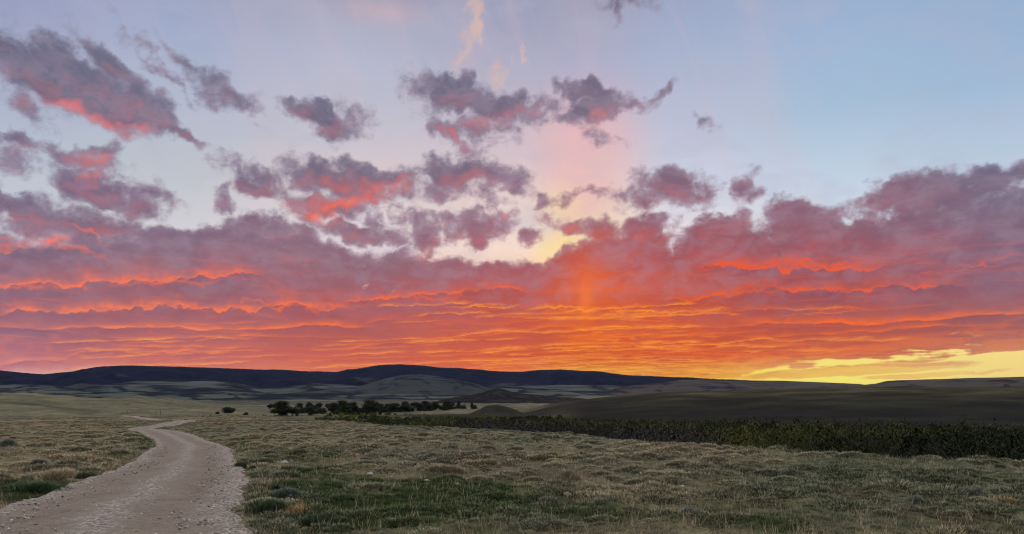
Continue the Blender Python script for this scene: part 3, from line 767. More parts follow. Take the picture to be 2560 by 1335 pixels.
hill('butte', [(1080, 1005), (1110, 998), (1150, 991), (1200, 983), (1222, 975), (1246, 970), (1262, 974), (1285, 981), (1330, 986), (1380, 990), (1450, 995), (1520, 1003), (1570, 1010)],
     1750, 260, 300, 3.0, butte_mat, 73, .05, 40, gully=3.0, base=-17, az_pad=.01)

# ------------------------------------------------------------------ the gravel road
def build_road():
    m = 25
    t_ = np.linspace(0, 1, m)
    fine = np.linspace(0, len(RL) - 1, 1400)
    L = np.stack([np.interp(fine, np.arange(len(RL)), RL[:, c]) for c in range(2)], 1)
    Rr = np.stack([np.interp(fine, np.arange(len(RR)), RR[:, c]) for c in range(2)], 1)
    s_ = np.concatenate([[0], np.cumsum(np.linalg.norm(np.diff((L + Rr) / 2, axis=0), axis=1))])
    wl = fbm(s_ / 1.3, s_ * 0, 4, 120, .6) * .28; wr = fbm(s_ / 1.3, s_ * 0, 4, 130, .6) * .28
    d = Rr - L; d /= np.linalg.norm(d, axis=1, keepdims=True)
    L = L - d * (0.15 + wl[:, None]); Rr = Rr + d * (0.15 + wr[:, None])
    x = L[:, None, 0] * (1 - t_) + Rr[:, None, 0] * t_; y = L[:, None, 1] * (1 - t_) + Rr[:, None, 1] * t_
    z = ground_z(x, y)
    tt = np.broadcast_to(t_, x.shape)
    crown = 0.05 * np.sin(tt * np.pi) + 0.045 * np.exp(-((tt - .52) / .07) ** 2) + 0.05 * np.exp(-((tt - .05) / .05) ** 2) + 0.06 * np.exp(-((tt - .95) / .06) ** 2)
    rim = np.minimum(tt, 1 - tt) / .04
    z = z + np.minimum(rim, 1) * (0.02 + crown) - (rim < .5) * .03 + fbm(x * 3, y * 3, 3, 140) * .012 * np.minimum(rim, 1)
    ob = mesh_obj('road', np.stack([x, y, z], -1).reshape(-1, 3), grid_faces(*x.shape)[:, ::-1], road_mat, attrs={'across': tt.ravel()}, smooth=True)
    return tag(ob, kind='structure')
road_mat, b = material('pinkish gravel', .95, .15)
p = objpos()
v = node('ShaderNodeTexVoronoi'); put(v.inputs['Vector'], p); v.inputs['Scale'].default_value = 26
v2 = node('ShaderNodeTexVoronoi'); put(v2.inputs['Vector'], p); v2.inputs['Scale'].default_value = 60
st = sep(S(v.outputs['Color']))[0]; st2 = sep(S(v2.outputs['Color']))[0]
ac = attr('across')
wob = (noise_(p, .5, 3, .6) - .5) * .16
def bell(c0, w): return math_('MAXIMUM', 1.0 - math_('ABSOLUTE', ac + wob - c0) / w, 0.0)
loose = math_('MINIMUM', bell(.50, .12) + bell(.98, .20) + bell(.03, .12), 1.0)
base_c = mix(mapr(noise_(p, 1.1, 5, .6), .3, .7), (.225, .190, .152), (.330, .288, .238))
base_c = mix(mapr(noise_(p, 12.0, 5, .7), .3, .7), mix(1.0, base_c, (.75, .74, .73), 'MULTIPLY'), mix(1.0, base_c, (1.2, 1.2, 1.2), 'MULTIPLY'))
stone = mix(st, (.13, .108, .092), (.55, .50, .44))
fine_s = mix(st2, (.15, .125, .105), (.43, .385, .33))
base_c = mix(math_('MINIMUM', bell(.27, .17) + bell(.76, .17), 1.0) * .55, base_c, mix(1.0, base_c, (.80, .78, .72), 'MULTIPLY'))
cc = mix(mapr(noise_(p, 3.0, 4, .7) + loose * .35, .42, .75), base_c, fine_s)
cc = mix(mapr(noise_(p, 2.0, 4, .7) + loose * .55, .62, .95), cc, stone)
put(b.inputs['Base Color'], cc)
bump(b, S(v.outputs['Distance']) * -1.0 + S(v2.outputs['Distance']) * -.5 + noise_(p, 30.0, 3, .6), .03)
road = build_road()

# ------------------------------------------------------------------ grass, brush and stones
rng = np.random.RandomState(11)
def blade_mesh(base, tip, wdir, width, col_b, col_t):
    n = len(base)
    off = wdir * (width[:, None] / 2)
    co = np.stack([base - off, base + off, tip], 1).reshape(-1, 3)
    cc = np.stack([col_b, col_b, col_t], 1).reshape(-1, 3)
    return co, np.arange(n * 3).reshape(-1, 3), cc

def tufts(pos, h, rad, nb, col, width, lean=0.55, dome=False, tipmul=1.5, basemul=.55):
    """pos (n,3); h, rad, width (n,); nb blades each -> arrays of blades"""
    n = len(pos); k = np.repeat(np.arange(n), nb); m = len(k)
    a = rng.rand(m) * 2 * np.pi; q = np.sqrt(rng.rand(m))
    bx = np.cos(a) * q; by = np.sin(a) * q
    base = pos[k] + np.stack([bx * rad[k], by * rad[k], np.zeros(m)], 1)
    hh = h[k] * (0.55 + 0.6 * rng.rand(m))
    if dome:
        lift = np.sqrt(np.clip(1 - q * q, 0, 1))
        base[:, 2] += h[k] * lift * .75
        hh = hh * .42
    else:
        hh = hh * (1 - .35 * q)
    ld = np.stack([bx, by], 1) * lean + rng.randn(m, 2) * .28
    tip = base + np.stack([ld[:, 0] * hh, ld[:, 1] * hh, hh], 1)
    w = (a + np.pi / 2 + rng.randn(m) * .45) if dome else rng.rand(m) * np.pi
    wd = np.stack([np.cos(w), np.sin(w), np.zeros(m)], 1)
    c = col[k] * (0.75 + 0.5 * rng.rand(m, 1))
    return blade_mesh(base, tip, wd, width[k] * (.7 + .6 * rng.rand(m)), c * basemul, c * tipmul)  # pale tips; darkened feet stand in for shade between the blades

def join(parts):
    co, f, c = [], [], []; o = 0
    for a, b_, c_ in parts:
        co.append(a); f.append(b_ + o); c.append(c_); o += len(a)
    return np.concatenate(co), np.concatenate(f), np.concatenate(c)

grass_mat, b = material('dry and green grass', .8, .12)
put(b.inputs['Base Color'], col_attr('tint'))
leaf_mat, b = material('leaves', .75, .15)
put(b.inputs['Base Color'], col_attr('tint'))

def view_points(n, r0, r1, pw=1.0, a=43):
    r = (r0 ** pw + rng.rand(n) * (r1 ** pw - r0 ** pw)) ** (1 / pw)
    az = np.radians((rng.rand(n) * 2 - 1) * a)
    return np.sin(az) * r, np.cos(az) * r, r

def field_points(n, r0, r1, pw=1.0, margin=0.05):
    x, y, r = view_points(n, r0, r1, pw)
    keep = (road_d(x, y) > margin + rng.rand(len(x)) * .35) & (edge_d(x, y) < 3.0)
    return x[keep], y[keep], r[keep]

GRASS_STRAW, GRASS_SAGE, GRASS_TURF, GRASS_BROWN = (np.array(c) for c in ((.43, .365, .235), (.230, .245, .165), (.065, .100, .034), (.19, .13, .085)))
def grass_col(x, y, g, s, u):
    left = sstep(-4, -14, x + y * 0.30)
    n = fbm(x / 5, y / 5, 3, 200)
    n2 = fbm(x / 14, y / 14, 3, 95)
    t = np.clip(.38 + n * .8 + n2 * .8 + (u - .5) * .7 + left * .25, 0, 1)[:, None]
    c = GRASS_SAGE * (1 - t) + GRASS_STRAW * t
    c = c * (1 - .8 * s[:, None]) + GRASS_BROWN * .8 * s[:, None]
    gg = np.clip(g * 1.15, 0, 1)[:, None]
    return c * (1 - gg) + GRASS_TURF * gg
def build_grass():
    parts = []
    # short turf everywhere
    x, y, r = field_points(120000, 6.2, 110, .72)
    _, g, s = ground_cols(x, y)
    clump = fbm(x / .8, y / .8, 3, 210)
    keep = rng.rand(len(x)) < np.clip(.34 + clump * 1.6 + g * .7 - s * .55, .04, 1)
    x, y, r, g, s, clump = (v[keep] for v in (x, y, r, g, s, clump))
    rd = road_d(x, y)
    z = ground_z(x, y)
    h = (.035 + .035 * rng.rand(len(x)) + np.clip(clump, 0, .6) * .07 + g * .06) * (1 + .5 * np.exp(-np.maximum(rd, 0) / .8))
    c = grass_col(x, y, g, s, rng.rand(len(x)))
    verge = np.exp(-np.maximum(rd, 0) / 1.2)[:, None] * .6
    c = c * (1 - verge) + GRASS_TURF * 1.2 * verge
    h = h * .85
    w = .004 + r * .0005
    near = r < 24
    for m, nb in ((near, 18), (~near, 9)):
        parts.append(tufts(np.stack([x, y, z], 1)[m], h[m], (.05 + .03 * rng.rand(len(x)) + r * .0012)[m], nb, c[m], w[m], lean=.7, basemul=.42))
    # seed stalks standing above the turf
    x, y, r = field_points(7000, 6.2, 45, .8)
    _, g, s = ground_cols(x, y); z = ground_z(x, y)
    parts.append(tufts(np.stack([x, y, z], 1), .16 + .14 * rng.rand(len(x)), np.full(len(x), .05), 4, np.tile(GRASS_STRAW * 1.1, (len(x), 1)), .003 + r * .0004, lean=.4, tipmul=1.2, basemul=.9))
    # cushions of bunch grass and fringed sage
    x, y, r = field_points(19500, 8, 170, .80, .2)
    _, g, s = ground_cols(x, y)
    dens = fbm(x / 6, y / 6, 3, 220)
    keep = rng.rand(len(x)) < np.clip(.42 + dens * 1.6 - g * .5, .03, 1)
    x, y, r, g, s = (v[keep] for v in (x, y, r, g, s))
    z = ground_z(x, y)
    sz = .09 + .26 * rng.rand(len(x)) ** 1.8
    sz = sz * np.interp(r, [8, 16], [.62, 1.0])
    u = rng.rand(len(x))
    c = grass_col(x, y, g * .7, s * .2, u) * (.65 + .75 * rng.rand(len(x), 1))
    for m, nb in ((r < 30, 130), ((r >= 30) & (r < 70), 70), (r >= 70, 34)):
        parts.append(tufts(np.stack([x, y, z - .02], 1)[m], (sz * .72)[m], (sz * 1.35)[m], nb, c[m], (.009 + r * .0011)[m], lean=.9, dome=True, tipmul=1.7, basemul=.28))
    # big old bunches, the shade at their foot put into the blade colour
    x, y, r = field_points(1500, 13, 75, .9, .5)
    _, g, s = ground_cols(x, y)
    keep = rng.rand(len(x)) < np.clip(.5 + fbm(x / 8, y / 8, 2, 230) * 1.5 - g * .6, .03, 1)
    x, y, r, g, s = (v[keep] for v in (x, y, r, g, s))
    sz = (.20 + .20 * rng.rand(len(x))) * np.interp(r, [13, 20], [.7, 1.0])
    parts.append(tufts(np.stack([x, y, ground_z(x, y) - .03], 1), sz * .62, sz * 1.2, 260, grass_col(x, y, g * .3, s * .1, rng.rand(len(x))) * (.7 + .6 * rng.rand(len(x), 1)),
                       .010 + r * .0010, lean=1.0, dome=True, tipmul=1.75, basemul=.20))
    # the farther fields, coarser
    x, y, r = field_points(14000, 100, 360, .8, .4)
    _, g, s = ground_cols(x, y)
    keep = rng.rand(len(x)) < np.clip(.5 + fbm(x / 12, y / 12, 3, 240) * 1.5, .05, 1)
    x, y, r, g, s = (v[keep] for v in (x, y, r, g, s))
    sz = .16 + .25 * rng.rand(len(x))
    parts.append(tufts(np.stack([x, y, ground_z(x, y) - .03], 1), sz * .7, sz * 2.2, 26, grass_col(x, y, g, s, rng.rand(len(x))) * (.55 + .6 * rng.rand(len(x), 1)),
                       .02 + r * .0010, lean=1.0, dome=True, tipmul=1.4, basemul=.3))
    co, f, c = join(parts)
    ob = mesh_obj('grass', co, f, grass_mat, attrs={'tint': c})
    print('grass blades', len(f))
    tag(ob, 'short dry and green bunch grass covering the open ground on both sides of the gravel road', 'grass', kind='stuff')
build_grass()

# ---- clumps one can point at
def clump(name, px, py, wpx, label, cat, col, group=None, tall=.55, dome=True, nb=700, lean=.9, tip=2.1, bas=.6):
    x, y, z = hit(px, py)
    rad = wpx / FPX * y / 2; n_sub = max(3, int(wpx / 12))
    sub = rng.rand(n_sub, 2) * 2 - 1
    pos = np.stack([sub[:, 0] * rad * .6, sub[:, 1] * rad * .45, np.zeros(n_sub)], 1)
    pos[0] = 0
    rr_ = rad * (.42 + .25 * rng.rand(n_sub)); hh = rad * tall * (1.1 + .6 * rng.rand(n_sub))
    gz = ground_z(x + pos[:, 0], y + pos[:, 1]) - z
    pos[:, 2] = gz - .02
    cc = np.array(col)[None] * (.8 + .4 * rng.rand(n_sub, 1))
    co, f, c = tufts(pos, hh, rr_, max(20, nb // n_sub), cc, np.full(n_sub, .006 + y * .0007), lean=lean, dome=dome, tipmul=tip, basemul=bas)
    ob = mesh_obj(name, co, f, grass_mat, attrs={'tint': c})
    ob.location = (x, y, z)
    return tag(ob, label, cat, group)
G_SAGE, G_DARK, G_STRAW, G_OLIVE = (.17, .18, .14), (.055, .085, .045), (.34, .27, .16), (.12, .13, .07)
B = 'bunch grass tussocks on the open ground'; Q = 'sagebrush clumps on the open ground'; V = 'green clumps along the road verge'
clump('grass_tussock', 1433, 1212, 62, 'rounded pale-topped grass tussock standing alone just right of a bare brown soil patch', 'tussock', (.24, .21, .14), B, .8, nb=900)
clump('grass_tussock', 1130, 1193, 66, 'wide pale grass tussock on the reddish soil, largest of the tussocks left of centre', 'tussock', (.26, .22, .15), B, .6, nb=900)
clump('grass_tussock', 1228, 1208, 40, 'small pale tussock between the wide pale tussock and the rounded one near centre', 'tussock', (.25, .22, .15), B, .6)
clump('grass_tussock', 1222, 1168, 52, 'low straw tussock just above the small pale tussock near centre', 'tussock', (.23, .20, .13), B, .5)
clump('grass_tussock', 1552, 1240, 44, 'blond grass tuft with loose seed stalks right of the rounded tussock', 'tussock', (.30, .25, .16), B, .7, False, 260)
clump('sagebrush', 1372, 1268, 46, 'small grey-green sage clump in the bright green grass, left one of the close pair', 'sagebrush', G_SAGE, Q, .7)
clump('sagebrush', 1512, 1272, 60, 'broad grey-green sage clump in the green grass, right one of the close pair', 'sagebrush', G_SAGE, Q, .6)
clump('sagebrush', 1728, 1296, 64, 'grey sage clump low in the picture between green grass and tan grass', 'sagebrush', (.16, .17, .145), Q, .6)
clump('sagebrush', 2296, 1262, 60, 'grey-green sage mound on dark soil well right of the other near sage clumps', 'sagebrush', G_SAGE, Q, .55)
clump('sagebrush', 1975, 1195, 74, 'flat dark sage mound in mid distance with a small brown soil patch to its right', 'sagebrush', (.13, .14, .11), Q, .4)
clump('sagebrush', 2440, 1245, 70, 'low spreading sage mound just behind a patch of orange dry grass', 'sagebrush', (.15, .16, .13), Q, .4)
clump('dry_grass_clump', 2515, 1262, 90, 'patch of orange-tan dry grass near the right edge of the field', 'dry grass', (.36, .25, .13), None, .3, False, 700)
clump('dry_grass_clump', 742, 1286, 104, 'rust-blond dry grass clump between the dark roadside clump and the crumpled litter', 'dry grass', (.40, .27, .14), None, .45, False, 900, tip=1.4, bas=.6)
clump('green_shrub', 668, 1288, 120, 'largest dark green clump at the road edge, spilling onto the gravel', 'shrub', G_DARK, V, .42, nb=2200)
clump('green_shrub', 790, 1316, 130, 'dark trailing clump below the rust-blond dry grass', 'shrub', (.05, .07, .04), V, .30, nb=2000)
clump('green_shrub', 632, 1250, 44, 'small dark green clump sitting alone on the gravel edge above the largest one', 'shrub', G_DARK, V, .45)
clump('green_shrub', 712, 1252, 82, 'blue-green clump directly in front of the crumpled litter', 'shrub', (.10, .13, .09), V, .40, nb=1200)
clump('dark_shrub', 694, 1232, 38, 'near-black round brush heap just behind and left of the litter', 'shrub', (.030, .032, .026), None, .6)
clump('green_shrub', 612, 1172, 66, 'dark green verge clump where the road edge bulges outward', 'shrub', (.07, .10, .05), V, .35, nb=1200)
clump('sagebrush', 665, 1168, 60, 'olive rounded bush beside the verge clump at the road bulge', 'sagebrush', G_OLIVE, Q, .55)
clump('dry_grass_clump', 140, 1206, 74, 'pale blond bush-like grass clump at the left side of the road', 'dry grass', (.36, .31, .21), None, .6, True, 1000)
clump('green_shrub', 100, 1232, 150, 'long dark green clump along the left road edge below the pale blond clump', 'shrub', (.06, .10, .05), V, .25, nb=2000)
clump('green_shrub', 215, 1196, 74, 'dark green clump at the left road edge beyond the pale blond clump', 'shrub', (.07, .10, .05), V, .3, nb=1000)
clump('sagebrush', 92, 1178, 62, 'dark-based sage mound in the left field nearest the pale blond clump', 'sagebrush', (.12, .13, .10), Q, .5)
clump('sagebrush', 165, 1168, 70, 'grey sage mound in the left field, wider and farther from the road edge', 'sagebrush', (.13, .14, .11), Q, .45)
clump('sagebrush', 20, 1120, 60, 'grey-green sage mound at the far left edge of the field', 'sagebrush', (.14, .16, .12), Q, .5)

# ---- dry weed stalks
stalk_mat, b = material('dry stalk', .8, .1); put(b.inputs['Base Color'], (.42, .36, .25))
def tube(pts, rad, sides=6):
    pts = [Vector(p) for p in pts]; V_, F_ = [], []
    for i, p in enumerate(pts):
        d = (pts[min(i + 1, len(pts) - 1)] - pts[max(i - 1, 0)]).normalized()
        u = d.orthogonal().normalized(); w = d.cross(u)
        r_ = rad[i] if isinstance(rad, (list, tuple)) else rad
        for k in range(sides):
            a = 2 * math.pi * k / sides; V_.append(p + (u * math.cos(a) + w * math.sin(a)) * r_)
    for i in range(len(pts) - 1):
        for k in range(sides):
            a = i * sides + k; c = i * sides + (k + 1) % sides
            F_.append((a, c, c + sides, a + sides))
    n = len(V_); V_ += [pts[0], pts[-1]]
    for k in range(sides):
        F_.append((k, n, n, (k + 1) % sides)[:0] or ((k + 1) % sides, k, n)); F_.append(((len(pts) - 1) * sides + k, (len(pts) - 1) * sides + (k + 1) % sides, n + 1))
    return V_, F_
def poly_obj(name, lists, mat, parent=None, smooth=True, jitter=0):
    V_, F_ = [], []
    for v, f in lists:
        o = len(V_); V_ += [tuple(p) for p in v]; F_ += [tuple(i + o for i in q) for q in f]
    me = bpy.data.meshes.new(name); me.from_pydata(V_, [], F_); me.update()
    if smooth: me.polygons.foreach_set('use_smooth', [True] * len(me.polygons))
    me.materials.append(mat)
    ob = bpy.data.objects.new(name, me); scene.collection.objects.link(ob)
    if parent is not None: ob.parent = parent
    return ob
def stalk(px, py, lines, label):
    x, y, z = hit(px, py); k = y / FPX
    ls = []
    for ln in lines:
        pts = [(dx * k, 0.02 * i, dz * k) for i, (dx, dz) in enumerate(ln)]
        ls.append(tube(pts, [.006 - .003 * i / len(pts) for i in range(len(pts))], 5))
    ob = poly_obj('dry_stalk', ls, stalk_mat); ob.location = (x, y, z - .01)
    tag(ob, label, 'stalk', 'dry weed stalks at the road edge')
stalk(648, 1238, [[(0, 0), (2, 22), (-1, 48), (-7, 72)], [(1, 30), (6, 44), (8, 58)], [(0, 12), (-5, 30)]], 'tall thin pale weed stalk standing at the gravel edge')
stalk(676, 1224, [[(0, 0), (-2, 16), (-4, 30)], [(0, 0), (8, 6), (15, 16), (17, 26)]], 'short forked pale stalk between the tall stalk and the black brush heap')
stalk(1830, 1070, [[(0, -4), (0, 6), (1, 16)]], 'short upright stick in the far grass at the brink of the bench')

# ---- stones
def rock_geo(rad, seed, flat=.6, sub=2):
    import bmesh
    bm = bmesh.new(); bmesh.ops.create_icosphere(bm, subdivisions=sub, radius=1.0)
    for v in bm.verts:
        n = mnoise.noise(v.co * 1.1 + Vector((seed * 3.1, 0, 0))) * .45 + mnoise.noise(v.co * 3 + Vector((0, seed * 2.7, 0))) * .14
        v.co *= 1 + n
        v.co.z *= flat
        v.co *= rad
    me = bpy.data.meshes.new('rock'); bm.to_mesh(me); bm.free()
    return me
rock_mat, b = material('pale weathered rock', .9, .2)
p = objpos()
put(b.inputs['Base Color'], mix(noise_(p, 25, 5, .7), (.24, .23, .21), (.48, .46, .43)))
bump(b, noise_(p, 60, 4, .6), .01)
for i, (px, py, w, lb) in enumerate([
        (926, 1190, 15, 'white rock lying in the dark green grass, highest of the near white rocks'),
        (829, 1298, 9, 'small pale rock below and right of the rust-blond dry grass'),
        (982, 1305, 13, 'rounded white rock in green grass low in the picture'),
        (1127, 1315, 8, 'tiny white rock at the bottom edge of the green patch'),
        (1141, 1215, 11, 'flat white rock on brown soil below the wide pale tussock'),
        (711, 1163, 18, 'flat pale slab lying beside the olive bush near the road bulge'),
        (1067, 1206, 11, 'flat pale rock left of the wide pale tussock'),
        (1223, 1235, 13, 'thin flat white rock at the upper rim of the green patch'),
        (1352, 1216, 11, 'flat grey-white rock left of the rounded tussock'),
        (1190, 1302, 9, 'small pale rock in the green grass, low and near centre'),
        (2310, 1222, 12, 'pale flat rock in the right half of the field beyond the sage mound'),
        (1708, 1224, 16, 'thin flat pale rock right of the blond grass tuft'),
        (110, 1196, 12, 'small white rock in the left field next to the pale blond clump')]):
    x, y, z = hit(px, py)
    me = rock_geo(w / FPX * y / 2 * 1.15, i + 1, .55); me.polygons.foreach_set('use_smooth', [True] * len(me.polygons)); me.materials.append(rock_mat)
    ob = bpy.data.objects.new('rock', me); scene.collection.objects.link(ob)
    ob.location = (x, y, z + w / FPX * y * .22 + .02); ob.rotation_euler = (0, 0, i * 1.3)
    tag(ob, lb, 'rock', 'pale rocks scattered in the grass')

# loose gravel on the road
def build_gravel():
    n = 42000
    x, y, r = view_points(n, 6.2, 40, .45)
    d = road_d(x, y)
    # keep mostly along the windrows: both edges and the crown between the wheel tracks
    j = np.abs(d + 2.0)
    pk = np.where(d > -.9, np.exp(-np.maximum(d - .0, 0) / .35), np.where(j < .5, .55, .14))
    pk = pk * np.clip(.6 + fbm(x / .7, y / .7, 3, 300) * 1.5, .05, 1.3)
    k = (rng.rand(n) < pk) & (d < 1.4) & (d > -4)
    x, y, r = x[k], y[k], r[k]; n = len(x)
    z = ground_z(x, y) + np.where(road_d(x, y) < 0, .075, .0)
    sz = (.008 + .022 * rng.rand(n) ** 2.2) * (1 + r * .012)
    o = np.array([(1, 0, 0), (0, 1, 0), (-1, 0, 0), (0, -1, 0), (0, 0, .75), (0, 0, -.75)], float)
    co = o[None] * (.7 + .6 * rng.rand(n, 6, 1)) * sz[:, None, None]
    a = rng.rand(n) * 6.28; ca, sa = np.cos(a)[:, None], np.sin(a)[:, None]
    co = np.stack([co[..., 0] * ca - co[..., 1] * sa, co[..., 0] * sa + co[..., 1] * ca, co[..., 2]], -1) + np.stack([x, y, z], 1)[:, None]
    f = np.array([(0, 1, 4), (1, 2, 4), (2, 3, 4), (3, 0, 4), (1, 0, 5), (2, 1, 5), (3, 2, 5), (0, 3, 5)])
    F = (f[None] + (np.arange(n) * 6)[:, None, None]).reshape(-1, 3)
    g = rng.rand(n, 1)
    c = np.array([.18, .15, .125]) * (1 - g) + np.array([.60, .55, .49]) * g
    ob = mesh_obj('gravel', co.reshape(-1, 3), F, grass_mat, attrs={'tint': np.repeat(c, 6, 0)})
    print('gravel', n)
    tag(ob, 'loose pinkish grey gravel lying along the edges and the crown of the dirt road', 'gravel', kind='stuff')
build_gravel()

# ------------------------------------------------------------------ willow thicket along the creek
def shrub_leaves(pos, h, rad, nb, col, size, up=.75, tip=1.6, bas=.3):
    n = len(pos); k = np.repeat(np.arange(n), nb); m = len(k)
    a = rng.rand(m) * 6.283; ph = np.arccos(rng.rand(m)); rr_ = (.45 + .55 * rng.rand(m) ** .5)
    lump = 1 + .25 * np.sin(a * 3 + k) + .2 * np.sin(ph * 7 + k * 1.7)
    d = np.stack([np.cos(a) * np.sin(ph), np.sin(a) * np.sin(ph), np.cos(ph)], 1)
    c0 = pos[k] + d * np.stack([rad[k], rad[k], h[k] * .85], 1) * (rr_ * lump)[:, None]
    t1 = np.stack([-np.sin(a), np.cos(a), np.zeros(m)], 1); t2 = np.cross(d, t1)
    t2 *= np.sign(t2[:, 2:3] + 1e-6)
    dirn = t2 * (1 - up * .5) + np.array([0, 0, up * .5]) + d * .25 + rng.randn(m, 3) * .28
    s_ = size[k] * (.6 + .8 * rng.rand(m))
    tipp = c0 + dirn * s_[:, None] * 1.6
    wd = t1 + rng.randn(m, 3) * .3
    cc = col[k] * (.6 + .8 * rng.rand(m, 1))
    return blade_mesh(c0, tipp, wd, s_ * .7, cc, cc)

W_GREEN, W_OLIVE, W_GREY = np.array([.013, .019, .006]), np.array([.066, .072, .015]), np.array([.042, .036, .038])
def build_willows():
    x, y, r = view_points(11000, 24, 430, .75, 46)
    az = np.degrees(np.arctan2(x, y)); d = edge_d(x, y); px = HX + FPX * x / y
    rmax = np.interp(px, [780, 850, 1000, 1150, 1300, 1450, 1700, 2000, 2600], [300, 380, 470, 430, 330, 235, 205, 190, 175]) * (1 + .12 * fbm(px / 60, px * 0, 2, 405))
    gap = fbm(r / 14, az / 22, 2, 400)
    keep = (d > 4.5) & (r < rmax) & (gap > np.interp(px, [1350, 1600], [-.3, -.02])) & (px > 790) & (np.hypot(x - math.sin(azr(1240)) * 360, y - math.cos(azr(1240)) * 360) > 58)
    x, y, r, d, px = (v[keep] for v in (x, y, r, d, px))
    z = ground_z(x, y, False)
    n = len(x)
    hs = fbm(x / 14, y / 9, 2, 410)
    h = (2.0 + 3.2 * hs + 1.4 * rng.rand(n) ** 1.5) * np.interp(r, [25, 60, 140, 400], [1.1, 1.15, .95, .8]) * np.interp(px, [800, 1150, 1500, 2000], [.35, .62, .85, 1.05])
    h = np.minimum(h, np.maximum(.8, EYE - z - (np.interp(r, [30, 60, 100], [112, 80, 56]) + 14 * hs) / FPX * r + .5 * rng.rand(n) ** 2))      # nowhere taller than the foot of the ridge behind
    h = h * np.interp(r / rmax[keep], [.75, 1.0], [1.0, .45])
    rad = h * (.75 + .45 * rng.rand(n)) * np.interp(px, [900, 1300], [1.7, 1.0])
    tone = fbm(x / 16, y / 16, 3, 420)
    t_ = np.clip(.28 + tone * 2.4, 0, 1)[:, None]
    col = W_GREEN * (1 - t_) + W_OLIVE * t_
    col = col * np.interp(px, [1050, 1300], [1.5, 1.0])[:, None]
    grey = (sstep(1080, 1160, px) * (1 - sstep(1700, 1850, px)) * (1 - sstep(22, 40, d)) * np.clip(.75 + tone * 1.5, 0, 1))[:, None]
    col = col * (1 - grey) + W_GREY * grey
    col = col * np.interp(r, [30, 100, 300], [.8, 1.0, 1.25])[:, None]
    parts = []
    isg = grey[:, 0] > .5
    out = []
    for nm, sel, lb in (('willow_thicket', ~isg, 'dense dark green willow thicket filling the creek bottom below the bench'),
                        ('bare_brush', isg, 'leafless grey-mauve willow brush in front of the green willows')):
        parts = []
        for lo, hi, nb in ((0, 60, 1000), (60, 120, 460), (120, 230, 200), (230, 600, 110)):
            m = (r >= lo) & (r < hi) & sel
            if m.sum(): parts.append(shrub_leaves(np.stack([x, y, z], 1)[m], h[m], rad[m], nb, col[m], (.065 + r * .0011)[m], up=.35))
        co, f, c = join(parts)
        print(nm, len(f))
        tag(mesh_obj(nm, co, f, leaf_mat, attrs={'tint': c}), lb, 'willows' if nm[0] == 'w' else 'brush', kind='stuff')
build_willows()

# low scrub dotted over the farther slopes
def build_scrub():
    x, y, r = view_points(26000, 90, 900, .6, 38)
    px = HX + FPX * x / y; d = edge_d(x, y)
    right = px > 1330
    dens = np.where(right & (r > 150), np.interp(r, [150, 230, 320, 460], [.25, .0, .0, .0]), .0)
    dens = dens * np.clip(.6 + fbm(x / 30, y / 30, 3, 500) * 1.6, 0, 1.4)
    dens = dens + (~right) * (np.abs(r - 345 - px * .02) < 12) * .5 * (px > 480) * (px < 820)
    keep = (rng.rand(len(x)) < dens) & (road_d(x, y) > 1) & ((d < 0) | (r > 150))
    x, y, r, px, right = (v[keep] for v in (x, y, r, px, right))
    z = ground_z(x, y); n = len(x)
    h = .22 + .3 * rng.rand(n) ** 2; col = np.where(right[:, None], [[.020, .019, .011]], [[.085, .085, .056]]) * (.6 + .8 * rng.rand(n, 1))
    co, f, c = shrub_leaves(np.stack([x, y, z], 1), h, h * (1.4 + 1.2 * rng.rand(n)), 14, col, .07 + r * .0007, up=.1)
    print('scrub', n)
    tag(mesh_obj('scrub', co, f, leaf_mat, attrs={'tint': c}), 'low dark scrub dotted over the slopes beyond the creek', 'scrub', kind='stuff')
build_scrub()

